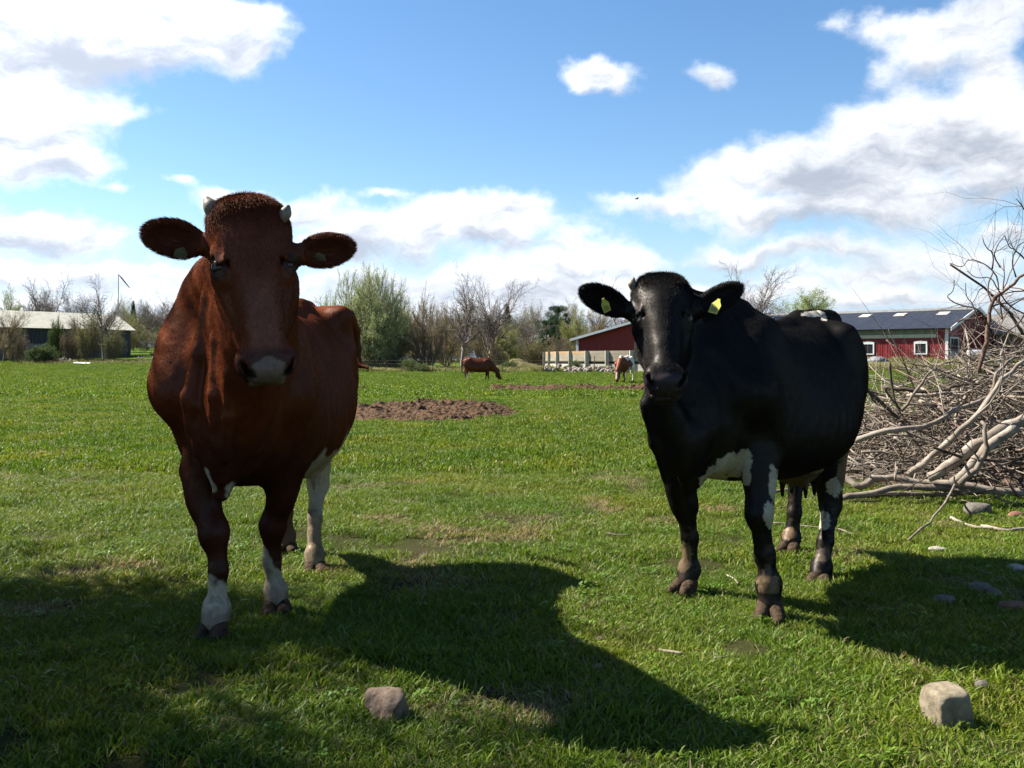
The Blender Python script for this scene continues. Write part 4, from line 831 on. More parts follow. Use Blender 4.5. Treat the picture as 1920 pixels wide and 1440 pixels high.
# ------------------------------------------------------------------ cows
def fur_shader(nt, out, col, rough, gloss, normal=None):
    """short hair: matt, with a soft lustre that does not brighten at grazing angles"""
    d = nt.nodes.new('ShaderNodeBsdfDiffuse'); g = nt.nodes.new('ShaderNodeBsdfAnisotropic'); g.inputs['Roughness'].default_value = rough
    mc = nt.nodes.new('ShaderNodeMix'); mc.data_type = 'RGBA'; mc.inputs[0].default_value = .35; nt.links.new(col, mc.inputs[6]); mc.inputs[7].default_value = (.5, .46, .42, 1)
    nt.links.new(col, d.inputs['Color']); nt.links.new(mc.outputs[2], g.inputs['Color'])
    if normal is not None: nt.links.new(normal, d.inputs['Normal']); nt.links.new(normal, g.inputs['Normal'])
    ms = nt.nodes.new('ShaderNodeMixShader'); ms.inputs[0].default_value = gloss; nt.links.new(d.outputs[0], ms.inputs[1]); nt.links.new(g.outputs[0], ms.inputs[2]); nt.links.new(ms.outputs[0], out.inputs[0])
def f_coat(nt, b, out):
    a = nt.nodes.new('ShaderNodeAttribute'); a.attribute_name = 'Col'; n = tex(nt, 55, 5, .7); n2 = tex(nt, 9, 6, .7, stretch=(1, 1, .6))
    def mul(c, r):
        m = nt.nodes.new('ShaderNodeMix'); m.data_type = 'RGBA'; m.blend_type = 'MULTIPLY'; m.inputs[0].default_value = 1; nt.links.new(c, m.inputs[6]); nt.links.new(r, m.inputs[7]); return m.outputs[2]
    c = mul(mul(a.outputs['Color'], ramp(nt, n.outputs[0], [(.3, (.8, .8, .8)), (.7, (1.15, 1.15, 1.15))])), ramp(nt, n2.outputs[0], [(.35, (.72, .68, .64)), (.6, (1.08, 1.08, 1.08))]))
    bp = nt.nodes.new('ShaderNodeBump'); bp.inputs['Strength'].default_value = .32; bp.inputs['Distance'].default_value = .0025; nt.links.new(n.outputs[0], bp.inputs['Height'])
    fur_shader(nt, out, c, .44, .08, bp.outputs[0]); nt.nodes.remove(b)
coat = material('cow_coat', f_coat)
def f_hair(nt, b, out):
    a = nt.nodes.new('ShaderNodeAttribute'); a.attribute_name = 'Col'; fur_shader(nt, out, a.outputs['Color'], .4, .07); nt.nodes.remove(b)
hairmat = material('cow_hair', f_hair)
eye_m = noisy('cow_eye', (.012, .007, .005), (.02, .012, .008), 20, .12, 0, spec=.3)
sclera_m = noisy('eye_rim', (.10, .075, .055), (.06, .04, .03), 40, .5, 0, spec=.1)
horn_m = noisy('cow_horn', (.22, .18, .12), (.13, .10, .07), 30, .5, .5, .005, c2=(.27, .225, .16))
hoof_m = noisy('hoof_horn', (.010, .007, .005), (.058, .039, .025), 34, .9, .9, .012, c2=(.026, .018, .012), spec=.04)
tag_m = noisy('ear_tag_plastic', (.36, .33, .05), (.5, .46, .08), 30, .4, 0)
tagshade_m = noisy('shaded_ear_tag_plastic', (.03, .025, .01), (.09, .078, .022), 30, .5, 0)  # tag plastic darkened to stand in for the shade inside the ears
tagprint_m = noisy('ear_tag_print', (.03, .03, .02), (.05, .05, .03), 9, .5, 0)

def cow(name, label, group, origin, yaw_dir, H, body, legs, hinds, head, ears, neckpts, paint, h=.008, extra=None, fur=0, horns=None, tags=(), udder=None, far=False, tail=None, gz=(0, 0, 0, 0)):
    """origin: world point on the ground between the forefeet; yaw_dir: the way it faces; every joint is given in world metres"""
    ox = np.array([origin[0], origin[1], 0.0]); X = nrm([yaw_dir[0], yaw_dir[1], 0]); R = np.stack([X, np.cross([0, 0, 1.], X), [0, 0, 1.]], 1)
    loc = lambda p: R.T @ (np.asarray(p, float) - ox)
    root = empty(name, tuple(ox)); root.rotation_euler = (0, 0, math.atan2(X[1], X[0]))
    tag(root, label, 'cow', group)
    allp = [loc(p) for L_ in legs + hinds for p in L_] + [loc(head['o']), loc(head['o'] + head['R'][:, 0] * .6 * head['s'])] + [loc(e[1]) for e in ears]
    allp = np.array(allp); lo = np.minimum(allp.min(0) - .16, [-1.62, -.45, -.02]); hi = np.maximum(allp.max(0) + .16, [.3, .45, 1.55])
    v = Vol(lo, hi, h)
    v.loft(body, .04, ribs=0 if far else .0035)
    # spine, hooks, pins, shoulders, thighs
    sp = H['spine']
    for i in range(len(sp) - 1): v.cone((sp[i][0], 0, sp[i][1]), (sp[i + 1][0], 0, sp[i + 1][1]), sp[i][2], sp[i + 1][2], .06)
    for sg in (-1, 1):
        hk = H['hook']; v.cone((hk[0], sg * hk[1], hk[2]), (hk[0] - .1, sg * (hk[1] - .1), hk[2] - .01), .026, .045, .08)
        v.cone((hk[0], sg * hk[1], hk[2]), (hk[0] - .06, sg * (hk[1] - .02), hk[2] - .16), .026, .07, .09)
        pn = H['pin']; v.cone((hk[0] - .05, sg * (hk[1] - .06), hk[2] - .02), (pn[0], sg * pn[1], pn[2]), .05, .05, .09)
        # thigh
        tw = H.get('tw', 1.0); v.ell((-1.2, sg * .19 * tw, 1.0), (.22, .11, .27), k=.09)
        v.ell((-1.0, sg * .235 * tw, .84), (.16, .09 * tw, .16), k=.09)
        # flank hollow under the loin
        v.ell((-.86, sg * .42, 1.17), (.12, .1, .09), k=.07, op='s')
        # shoulder
        v.ell((-.05, sg * .17, 1.05), (.15, .075, .23), frame((1, 0, .25), (-.25, 0, 1)), k=.12)
        sh = H['shoulder']; v.ell((sh[0], sg * sh[1], sh[2] + .02), (.1, .078, .095), k=.1)
        v.cone((sh[0], sg * (sh[1] - .03), sh[2]), (-.06, sg * .2, .74), .078, .08, .08)
    tl = H['tailhead']; v.cone((tl[0] + .12, 0, tl[1] - .01), (tl[0], 0, tl[1]), .05, .038, .06)
    # neck
    for P0, P1, r0, r1, k in neckpts: v.cone(loc(P0), loc(P1), r0, r1, k)
    # legs: elbow, knee, mid cannon, fetlock, pastern, hoof top
    for L_, er_ in zip(legs, H['elbow']):
        p = [loc(q) for q in L_]; v.cone(p[0], p[1], er_, .05, .06); v.ell(p[1], (.056, .053, .07), k=.035)
        v.cone(p[1], p[2], .046, .037, .03); v.cone(p[2], p[3], .036, .04, .03); v.ell(p[3], (.05, .052, .052), k=.025)
        v.cone(p[3], p[4], .044, .048, .03); v.ell(p[3] + [-.045, .022, -.02], (.018, .014, .024), k=.012); v.ell(p[3] + [-.045, -.022, -.02], (.018, .014, .024), k=.012)
        mid = (p[0] * .6 + p[1] * .4); v.ell(mid + [.015, 0, .05], (.062, er_ * .72, .14), k=.06)
    for L_ in hinds:
        p = [loc(q) for q in L_]; v.cone(p[0], p[1], .12, .055, .09); v.ell(p[1], (.062, .046, .075), k=.04)
        v.cone(p[1] + [-.045, 0, .04], p[1] + [-.02, 0, -.1], .026, .03, .03); v.cone(p[1] + [-.045, 0, .05], p[0] + [-.13, 0, -.02], .02, .05, .06)
        v.cone(p[1], p[2], .044, .037, .03); v.cone(p[2], p[3], .036, .042, .03); v.ell(p[3], (.052, .05, .052), k=.025)
        v.cone(p[3], p[4], .043, .047, .03); v.ell(p[3] + [-.045, .02, -.02], (.018, .014, .022), k=.012); v.ell(p[3] + [-.045, -.02, -.02], (.018, .014, .022), k=.012)
    if udder is not None:
        u = loc(udder); v.ell(u, (.16, .12, .12), k=.08)
        for dx in (-.07, .07):
            for dy in (-.06, .06): v.cone(u + [dx, dy, -.08], u + [dx, dy, -.165], .022, .012, .02)
    if extra: extra(v, loc)
    # head
    s = head['s']; HR = R.T @ head['R']; ho = loc(head['o'])
    hp = lambda p: ho + HR @ (np.array(p, float) * s)
    def hc(a, b, ra, rb, k=.03, op='u'): v.cone(hp(a), hp(b), ra * s, rb * s, k, op)
    def he(c, r, rot=None, k=.03, op='u'): v.ell(hp(c), np.array(r) * s, HR if rot is None else HR @ rot, k, op)
    he((.105, 0, -.075), (.16, .104, .1), k=.05)                     # skull
    he((.0, 0, -.055), (.055, .088, .06), k=.04)                      # poll
    hc((.012, -.042, -.055), (.012, .042, -.055), .056, .056, .08)
    for sg in (-1, 1): he((.07, sg * .062, -.07), (.075, .05, .075), k=.05)
    hc((.12, 0, -.035), (.43, 0, -.045), .078, .05, .05)             # bridge of the nose
    he((.3, 0, -.09), (.2, .07, .072), k=.05)
    for sg in (-1, 1):
        he((.17, sg * .088, -.06), (.055, .036, .034), k=.03)         # brow
        hc((.12, sg * .098, -.045), (.15, sg * .104, -.04), .018, .014, .02)
        he((.15, sg * .065, -.17), (.125, .042, .095), k=.05)         # jaw cheek
        hc((.2, sg * .095, -.09), (.36, sg * .055, -.1), .022, .02, .035)   # cheek bone ridge
        hc((.2, sg * .06, -.2), (.45, sg * .03, -.14), .042, .03, .04)
        he((.47, sg * .052, -.05), (.045, .034, .042), k=.025)       # nostril wings
        hc((.455, sg * .05, -.125), (.5, sg * .035, -.125), .032, .028, .03)
    he((.465, 0, -.07), (.062, .074, .066), k=.04)                   # muzzle
    he((.505, 0, -.05), (.03, .05, .045), k=.02)
    hc((.4, 0, -.14), (.475, 0, -.15), .045, .036, .03)              # chin
    if not far:
        for sg in (-1, 1):
            # nostril, comma shaped
            hc((.512, sg * .045, -.045), (.485, sg * .066, -.028), .013, .011, .01, 's')
            hc((.5, sg * .05, -.043), (.47, sg * .05, -.05), .012, .008, .008, 's')
            # eye socket and lids: the eye looks half sideways, half forward
            en = nrm([-.05, sg * .74, .66]); e1 = nrm([1, 0, .08]); e2 = np.cross(en, e1) * (1 if sg < 0 else -1); e2 = e2 if e2[2] > 0 else -e2
            ec = np.array([.168, sg * .092, -.05])
            he(ec + en * .016, (.032, .032, .032), k=.008, op='s')
            for a0, a1, rr_, bb in [(t * math.pi / 8, (t + 1) * math.pi / 8, .0068, .029) for t in range(8)] + [(-t * math.pi / 7, -(t + 1) * math.pi / 7, .0055, .021) for t in range(7)]:
                q = lambda a: ec + en * (.019 - .004 * abs(math.cos(a))) + e1 * (.031 * math.cos(a)) + e2 * (bb * math.sin(a))
                hc(q(a0), q(a1), rr_, rr_, .007)
            for j in range(3):
                for t0 in range(5):
                    q = lambda a: ec + e1 * (-(.046 + .011 * j) * math.cos(a)) + e2 * ((.042 + .012 * j) * math.sin(a)) + en * (.012 - .006 * j)
                    hc(q(.5 + t0 * .3), q(.8 + t0 * .3), .0042, .0042, .008, 's')
            for j in range(3):    # brow wrinkles
                hc((.1 + j * .004, sg * (.075 + .012 * j), .0 - .012 * j), (.17, sg * (.09 + .009 * j), .004 - .013 * j), .006, .006, .01)
        # mouth line
        for sg in (-1, 1):
            hc((.527, sg * .0, -.107), (.505, sg * .05, -.11), .006, .006, .008, 's'); hc((.505, sg * .05, -.11), (.43, sg * .085, -.112), .006, .005, .01, 's')
    # ears
    for root_w, tip_w, nrm_w, wd in ears:
        a = loc(root_w); b = loc(tip_w); ln = np.linalg.norm(b - a); ex = nrm(b - a); er = frame(ex, R.T @ nrm(nrm_w))
        v.cone(a - ex * .05, a + ex * ln * .3, .035 * s, .03, .03)
        v.ell(a + ex * ln * .55, (ln * .5, wd, .03), er, .02)
        v.ell(a + ex * ln * .86, (ln * .16, wd * .5, .012), er, .02)
        if not far:
            v.ell(a + ex * ln * .55 + er[:, 2] * .024, (ln * .42, wd * .80, .028), er, .01, 's')
    if tail:
        for i in range(len(tail) - 1): v.cone(loc(tail[i][0]), loc(tail[i + 1][0]), tail[i][1], tail[i + 1][1], .02)
    V_, Q = v.mesh(); V_ = relax(V_, Q, 2, .4)
    # keep only the pieces attached to the body
    nn = vnormals(V_, Q)
    if not far:
        V_ = V_ + nn * ((fbm(V_, 14, 3, 5) - .5) * .007 + (fbm(V_, 5, 3, 6) - .5) * .016)[:, None]
        nn = vnormals(V_, Q)
    hl = (V_ - ho) @ HR / s            # head coordinates
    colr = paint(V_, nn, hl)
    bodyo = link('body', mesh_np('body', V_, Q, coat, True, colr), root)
    Lx = lambda p: Vector(p)
    # hooves
    rng0 = random.Random(len(name))
    for i, L_ in enumerate(legs + hinds):
        p = [loc(q) for q in L_]
        fw = p[5] - p[3]; fw[2] = 0; fw = nrm(fw + np.array([.03, 0, 0])); sd_ = np.array([-fw[1], fw[0], 0])
        for sg in (-1, 1):
            a = p[4] + sd_ * sg * .02; b = p[5] + sd_ * sg * .031 + fw * (.012 + .004 * sg); b[2] = p[5][2] + .012
            wig = rng0.uniform(-.15, .15); fw2 = nrm(fw + sd_ * (sg * .12 + wig)); sd2 = np.array([-fw2[1], fw2[0], 0])
            q0 = Vol(p[5] - [.17, .15, .1], p[5] + [.17, .15, .16], .0055 if not far else .02)
            F3 = np.stack([fw2, sd2, [0, 0, 1]], 1); zg = p[5][2] - .004; top_ = a + [0, 0, -.002]; bot = np.array([b[0], b[1], zg + .012])
            q0.cone(top_ - fw * .006, bot - fw * .006, .030, .033, .015); q0.cone(top_ + fw * .006, bot + fw2 * .034 + [0, 0, .004], .026, .021, .02); q0.cone(top_ - fw * .022 - [0, 0, .012], bot - fw * .034 + [0, 0, .012], .022, .024, .02)
            hv, hq = q0.mesh(); hv = hv.copy(); hv = relax(hv, hq, 1, .3); hv[:, 2] = np.maximum(hv[:, 2], p[5][2] - .018) - .004
            link('hoof', mesh_np('hoof', hv, hq, hoof_m), root)
    # eyes
    if not far:
        for sg in (-1, 1):
            g = Geo(); n_ = 14; vs = []; fs = []
            for i in range(n_ + 1):
                for j in range(n_ * 2):
                    t = math.pi * i / n_; u = math.pi * j / n_; vs.append((math.cos(t), math.sin(t) * math.cos(u), math.sin(t) * math.sin(u)))
            for i in range(n_):
                for j in range(n_ * 2): fs.append((i * n_ * 2 + j, i * n_ * 2 + (j + 1) % (2 * n_), (i + 1) * n_ * 2 + (j + 1) % (2 * n_), (i + 1) * n_ * 2 + j))
            c = hp((.168, sg * .0945, -.048)); vv = np.array(vs) * np.array([.03, .0285, .0285]) * s
            vv = vv @ HR.T + c
            hh = (np.array(vs))                                   # white shows at the inner corner
            fc = np.array(fs); mid = hh[fc].mean(1); mi = (mid[:, 0] > .62).astype(int)
            link('eye', mesh_np('eye', vv, fc, [eye_m, sclera_m], True, None, mi), root)
        if horns:
            for (a, b, c2, r) in horns:
                q0 = Vol(np.minimum(loc(a), np.minimum(loc(b), loc(c2))) - .06, np.maximum(loc(a), np.maximum(loc(b), loc(c2))) + .06, .0045)
                q0.cone(loc(a), loc(b), r, r * .85, .02); q0.cone(loc(b), loc(c2), r * .85, r * .42, .02)
                hv, hq = q0.mesh(); link('horn', mesh_np('horn', hv, hq, horn_m), root)
        for (c, w_, h_, nr, up, txt) in tags:
            tm_ = tagshade_m if txt == 'd' else tag_m
            c = loc(c); z_ = R.T @ nrm(nr); Fm = frame(np.cross(R.T @ nrm(up), z_), z_)
            g = Geo(); t = .0015; pr = [(-.45, -.5), (.45, -.5), (.5, .1), (.18, .38), (.14, .5), (-.14, .5), (-.18, .38), (-.5, .1)]
            fr = [c + Fm @ np.array([x * w_, y * h_, t]) for x, y in pr]; bk = [c + Fm @ np.array([x * w_, y * h_, -t]) for x, y in pr]
            n_ = len(pr); g.add(fr + bk, [tuple(range(n_)), tuple(range(2 * n_ - 1, n_ - 1, -1))] + [(i, i + n_, (i + 1) % n_ + n_, (i + 1) % n_) for i in range(n_)])
            to = g.build('ear_tag', tm_, root)
            g = Geo()
            for j in range(4):
                x0 = -.3 + j * .16
                g.box((x0 * w_, -.4 * h_, t + .0004), ((x0 + .07) * w_, (-.02 - .07 * (j % 2)) * h_, t + .0008))
            g.v = [tuple(c + Fm @ np.array(q)) for q in g.v]
            g.build('tag_print', tagprint_m, to)
    # hair
    if fur:
        make_fur(root, V_, Q, nn, hl, colr, fur, ears, loc, s, head.get('poll', 1.0))
    return root

def make_fur(root, V_, Q, nn, hl, colr, N, ears, loc, s, pollk):
    rng = np.random.default_rng(5)
    ar = np.linalg.norm(np.cross(V_[Q[:, 1]] - V_[Q[:, 0]], V_[Q[:, 3]] - V_[Q[:, 0]]), axis=1)
    w = ar.copy(); cen = hl[Q].mean(1)
    ishead = (cen[:, 0] > -.12) & (cen[:, 0] < .56) & (np.abs(cen[:, 1]) < .45) & (cen[:, 2] > -.3) & (cen[:, 2] < .1)
    w = w * np.where(ishead, 3.0, 1.0); muz = (cen[:, 0] > .475) & (np.abs(cen[:, 1]) < .12) & (np.abs(cen[:, 2]) < .2); w = np.where(muz, 0, w)
    fi = rng.choice(len(Q), N, p=w / w.sum()); u = rng.random((N, 2))
    q = Q[fi]; a, b = u[:, :1], u[:, 1:]
    bl = lambda A: A[q[:, 0]] * (1 - a) * (1 - b) + A[q[:, 1]] * a * (1 - b) + A[q[:, 2]] * a * b + A[q[:, 3]] * (1 - a) * b
    P = bl(V_); Nn = bl(nn); C = bl(colr); hh = bl(hl)
    flow = np.tile(np.array([-.75, 0, -.65]), (N, 1))
    hd = (hh[:, 0] > -.12) & (hh[:, 0] < .56) & (np.abs(hh[:, 1]) < .13) & (hh[:, 2] > -.25) & (hh[:, 2] < .12)
    # on the face the hair lies along the nose; the forelock falls forward
    fx = V_[0] * 0
    ln = np.full(N, .010) * (.6 + .6 * rng.random(N))
    HX = root['hx'] if 'hx' in root else None
    ax = make_fur.hx
    flow[hd] = ax * .8
    poll = hd & (hh[:, 0] < .085) & (hh[:, 2] > -.1); pw = sstep(.085, -.02, hh[poll, 0]) * sstep(-.11, -.04, hh[poll, 2]); ln[poll] = (.010 + pw * .024 * rng.random(poll.sum())) * pollk
    lift = np.full(N, .16); lift[poll] = .16 + .2 * pw
    ed = np.minimum(np.linalg.norm(hh - [.17, .1, -.042], axis=1), np.linalg.norm(hh - [.17, -.1, -.042], axis=1)); ln = np.where(hd & (ed < .05), ln * .3, ln)
    for rw, tw, nw, wd in ears:
        A = loc(rw); B = loc(tw); d = B - A; L = np.linalg.norm(d); t = (P - A) @ d / L ** 2; rad = np.linalg.norm(P - A - np.outer(t, d), axis=1)
        e = (t > .12) & (t < 1.2) & (rad < wd * 1.25)
        out = (P - A - np.outer(np.clip(t, 0, .9), d))
        flow[e] = (d / L)[None] * .6 + out[e] * 9; ln[e] = .012 + .014 * rng.random(e.sum()); lift[e] = .5
    tn = flow - Nn * (flow * Nn).sum(1, keepdims=True); tn /= np.linalg.norm(tn, axis=1, keepdims=True) + 1e-9
    tn = tn + rng.normal(0, .12, (N, 3))
    d1 = tn + Nn * lift[:, None] + rng.normal(0, .08, (N, 3)); d1 /= np.linalg.norm(d1, axis=1, keepdims=True)
    d2 = tn + Nn * lift[:, None] * .25; d2 /= np.linalg.norm(d2, axis=1, keepdims=True)
    p0 = P - Nn * .001; p1 = p0 + d1 * (ln * .5)[:, None]; p2 = p1 + d2 * (ln * .5)[:, None]
    pts = np.stack([p0, p1, p2], 1).astype(np.float32)
    hc = bpy.data.hair_curves.new('fur'); hc.add_curves([3] * N); hc.position_data.foreach_set('vector', pts.ravel())
    r = hc.attributes.get('radius') or hc.attributes.new('radius', 'FLOAT', 'POINT')
    r.data.foreach_set('value', np.tile(np.array([.0006, .0004, .0001], np.float32), N))
    c = hc.attributes.new('Col', 'FLOAT_COLOR', 'CURVE'); cc = np.ones((N, 4), np.float32); cc[:, :3] = C * (.75 + .6 * rng.random((N, 1))); c.data.foreach_set('color', cc.ravel())
    hc.materials.append(hairmat)
    o = link('fur', hc, root); o['kind'] = 'stuff'
    return o

def mixc(c, m, col): return c * (1 - m[:, None]) + np.array(col)[None] * m[:, None]
# ---- the red brown cow on the left
BO = (-1.13, 3.95); BD = (.008, -1)
STB = [  # x, top, bottom, half width, taper, yc
    (-1.44, 1.20, .95, .12, .0, 0), (-1.36, 1.33, .84, .2, .1, 0), (-1.2, 1.385, .76, .245, .1, 0), (-1.02, 1.38, .68, .28, .18, 0), (-.82, 1.34, .57, .305, .26, 0),
    (-.6, 1.325, .53, .318, .28, 0), (-.38, 1.335, .53, .308, .28, 0), (-.18, 1.37, .55, .28, .3, 0), (-.02, 1.375, .56, .26, .3, 0), (.12, 1.28, .58, .22, .15, 0), (.22, 1.12, .64, .16, .0, 0)]
HB = dict(tw=.90, spine=[(.0, 1.385, .045), (-.18, 1.375, .035), (-.5, 1.32, .03), (-.8, 1.335, .03), (-1.02, 1.375, .04), (-1.22, 1.385, .04)],
          hook=(-1.04, .235, 1.335), pin=(-1.4, .1, 1.22), tailhead=(-1.42, 1.35), shoulder=(.12, .24, .95), elbow=(.070, .068))
o = at(465, 392, 3.2); mz = at(506, 692, 3.03)
bx = nrm(mz - o); bR = frame(bx, (.36, -.93, .1))
bhead = dict(o=o, R=bR, s=np.linalg.norm(mz - o) / .5 * .97)
nk = [(o + [-.0, .12, -.1], at(440, 560, 3.95), .105, .2, .08), (o + [.02, .16, -.26], at(455, 680, 3.85), .115, .22, .1), (o + [.02, .1, -.36], at(440, 790, 3.72), .075, .15, .1),
      (at(455, 690, 3.6), at(418, 860, 3.68), .09, .07, .08), (at(425, 820, 3.66), at(415, 926, 3.68), .075, .034, .06), (at(420, 540, 3.9), at(375, 650, 3.95), .1, .15, .12), (at(370, 640, 3.9), at(345, 720, 3.85), .12, .12, .1)]
blegs = [[at(368, 880, 3.85), at(403, 1000, 3.74), at(411, 1070, 3.73), at(407, 1142, 3.74), at(402, 1168, 3.71), at(396, 1196, 3.68)],
         [at(545, 870, 4.0), at(511, 985, 4.05), at(510, 1050, 4.07), at(516, 1108, 4.08), at(518, 1128, 4.06), at(520, 1148, 4.03)]]
bhind = [[at(590, 800, 5.0), at(596, 905, 5.12), at(590, 970, 5.02), at(589, 1040, 4.95), at(590, 1056, 4.92), at(592, 1072, 4.88)],
         [at(500, 800, 5.15), at(527, 880, 5.35), at(535, 960, 5.35), at(537, 1006, 5.38), at(537, 1020, 5.36), at(537, 1032, 5.33)]]
def bfold(v, loc):
    for pts, r in ([[at(388, 560, 3.62), at(372, 660, 3.6), at(362, 760, 3.6), at(372, 850, 3.66)], .02],
                   [[at(405, 640, 3.5), at(400, 740, 3.5), at(412, 830, 3.56), at(416, 900, 3.62)], .017],
                   [[at(430, 700, 3.42), at(428, 780, 3.48), at(424, 860, 3.56)], .015],
                   [[at(365, 690, 3.62), at(352, 745, 3.6), at(356, 800, 3.63)], .02]):
        for i in range(len(pts) - 1): v.cone(loc(pts[i]), loc(pts[i + 1]), r, r, .035)
def bpaint(P, n, h):
    w = fbm(P, 9, 4, 2); w2 = fbm(P, 30, 3, 8); c = np.tile(np.array([.088, .0205, .0062]), (len(P), 1))
    c = c * (.75 + .5 * fbm(P, 4, 3, 11))[:, None]
    x, y, z = P.T
    # dark leg coat, plus shade of chest and underside painted into the colour
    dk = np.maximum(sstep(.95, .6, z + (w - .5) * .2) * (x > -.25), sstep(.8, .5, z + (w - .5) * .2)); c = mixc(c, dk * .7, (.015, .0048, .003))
    inh = (h[:, 0] > -.1) & (np.abs(h[:, 1]) < .14) & (h[:, 2] > -.2) & (h[:, 0] < .6) & (h[:, 2] < .1)
    # sunlit stripe of the nose bridge painted paler, dark forehead curls
    br = inh * sstep(.2, .3, h[:, 0]) * sstep(.055, .03, np.abs(h[:, 1] + .0) + (w2 - .5) * .03) * sstep(-.07, -.03, h[:, 2]); c = mixc(c, br * .5 * (.5 + w2), (.19, .075, .045))
    # muzzle: dark top of the nose pad, pale grey pink below
    mu = inh * sstep(.44, .47, h[:, 0] + (w2 - .5) * .02); c = mixc(c, mu * .9, (.05, .018, .013))
    pl = inh * sstep(.482, .492, h[:, 0] + (w2 - .5) * .012 - 1.4 * np.maximum(np.abs(h[:, 1]) - .044, 0) + .05 * np.cos(h[:, 1] * 60) * .2) * sstep(-.118, -.104, h[:, 2]); c = mixc(c, sstep(.3, .7, pl), (.15, .105, .078))
    for sg in (-1, 1): c = mixc(c, inh * sstep(.026, .016, np.linalg.norm((h - [.508, sg * .05, -.04]) * [1, 1, .8], axis=1)), (.02, .009, .007))
    lipb = inh * (h[:, 0] > .45) * (h[:, 2] < -.085) * sstep(.06, .045, np.abs(h[:, 1])); c = mixc(c, lipb * .7, (.13, .1, .06))
    # rim of the eyes
    for sg in (-1, 1):
        d = np.linalg.norm((h - [.168, sg * .102, -.04]) * [1, 1, 1], axis=1); c = mixc(c, inh * sstep(.05, .03, d) * .85, (.02, .01, .008))
        d2 = np.linalg.norm((h - [.196, sg * .097, -.034]) * [1, 1.2, 1.2], axis=1); c = mixc(c, inh * sstep(.024, .014, d2) * .6, (.07, .045, .032))
    # white: belly, udder, brisket spots, socks
    q = z + (w - .5) * .18
    bel = ((x < -.2) & (x > -1.1)) * sstep(.665, .64, q) ; c = mixc(c, bel, (.3, .25, .17))
    fl = sstep(.17, .14, np.linalg.norm((P - [-.75, .26, .62]) * [1, 1, 1.0], axis=1) + (w - .5) * .12); c = mixc(c, fl, (.3, .25, .17))
    for p, r in ((loc_b(at(378, 905, 3.62)), .05), (loc_b(at(432, 925, 3.64)), .035), (loc_b(at(392, 915, 3.6)), .03)):
        c = mixc(c, sstep(r, r * .75, np.linalg.norm((P - p) * [.5, 1.2, .7], axis=1) + (w2 - .5) * .03), (.34, .3, .22))
    hl_ = (x < -.75) & (y > .0); c = mixc(c, hl_ * sstep(.62, .58, q), (.36, .31, .23)); c = mixc(c, hl_ * sstep(.36, .2, q) * .8, (.15, .105, .06))
    fl_ = (x > -.4) & (y < .03); c = mixc(c, fl_ * sstep(.245, .225, z + (w2 - .5) * .06 + (y + .05) * .5), (.38, .33, .25))
    fr_ = (x > -.4) & (y > .03); c = mixc(c, fr_ * sstep(.19, .17, z + (w2 - .5) * .05 + (y - .125) * 1.8), (.33, .28, .2))
    mud = (x > -.4) * sstep(.17, .05, z + (w2 - .5) * .2); c = mixc(c, mud * .75, (.11, .078, .047)); c = mixc(c, sstep(.55, .7, w2) * (z < .3) * .45, (.09, .062, .038))
    hr_ = (x < -.75) & (y < .0); c = mixc(c, hr_ * sstep(.4, .3, q), (.09, .05, .03))
    return c
_bR = np.stack([nrm([BD[0], BD[1], 0]), np.cross([0, 0, 1.], nrm([BD[0], BD[1], 0])), [0, 0, 1.]], 1)
loc_b = lambda p: _bR.T @ (np.asarray(p, float) - [BO[0], BO[1], 0])
CH = .0065
bears = [(at(392, 462, 3.24), at(274, 436, 3.2), (.25, -.95, -.15), .062), (at(556, 478, 3.26), at(658, 464, 3.3), (.1, -.98, -.15), .055)]
make_fur.hx = _bR.T @ bR[:, 0]
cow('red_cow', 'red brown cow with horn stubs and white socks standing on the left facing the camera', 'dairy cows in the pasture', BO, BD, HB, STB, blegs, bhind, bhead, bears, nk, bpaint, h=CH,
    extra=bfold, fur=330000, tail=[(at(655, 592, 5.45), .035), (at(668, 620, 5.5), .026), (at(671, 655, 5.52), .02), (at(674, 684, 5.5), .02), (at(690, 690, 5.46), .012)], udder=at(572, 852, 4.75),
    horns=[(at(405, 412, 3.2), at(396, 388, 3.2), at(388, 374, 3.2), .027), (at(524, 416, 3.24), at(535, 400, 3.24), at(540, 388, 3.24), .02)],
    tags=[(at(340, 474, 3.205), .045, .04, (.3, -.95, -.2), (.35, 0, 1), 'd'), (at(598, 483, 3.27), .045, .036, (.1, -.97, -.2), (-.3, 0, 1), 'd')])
# ---- the black cow on the right
KO = (.95, 4.2); KD = (-.58, -.81)
_kR = np.stack([nrm([KD[0], KD[1], 0]), np.cross([0, 0, 1.], nrm([KD[0], KD[1], 0])), [0, 0, 1.]], 1)
loc_k = lambda p: _kR.T @ (np.asarray(p, float) - [KO[0], KO[1], 0])
STK = [
    (-1.46, 1.16, .93, .12, .0, 0), (-1.38, 1.29, .84, .2, .1, 0), (-1.2, 1.345, .78, .25, .1, 0), (-1.02, 1.34, .66, .29, .2, 0), (-.82, 1.28, .56, .36, .3, 0),
    (-.6, 1.265, .52, .385, .32, 0), (-.38, 1.28, .52, .35, .32, 0), (-.18, 1.32, .54, .3, .32, 0), (-.02, 1.36, .55, .26, .3, 0), (.12, 1.27, .58, .22, .15, 0), (.24, 1.12, .62, .16, .0, 0)]
HK = dict(spine=[(.0, 1.35, .045), (-.18, 1.33, .035), (-.5, 1.255, .03), (-.8, 1.27, .03), (-1.02, 1.31, .035), (-1.22, 1.34, .035)],
          hook=(-1.05, .245, 1.235), pin=(-1.44, .11, 1.17), tailhead=(-1.5, 1.35), shoulder=(.14, .21, .95), elbow=(.075, .07))
ko = at(1240, 528, 3.95); kz = at(1251, 712, 3.62); kx = nrm(kz - ko); kR = frame(kx, (-.1, -.99, .3))
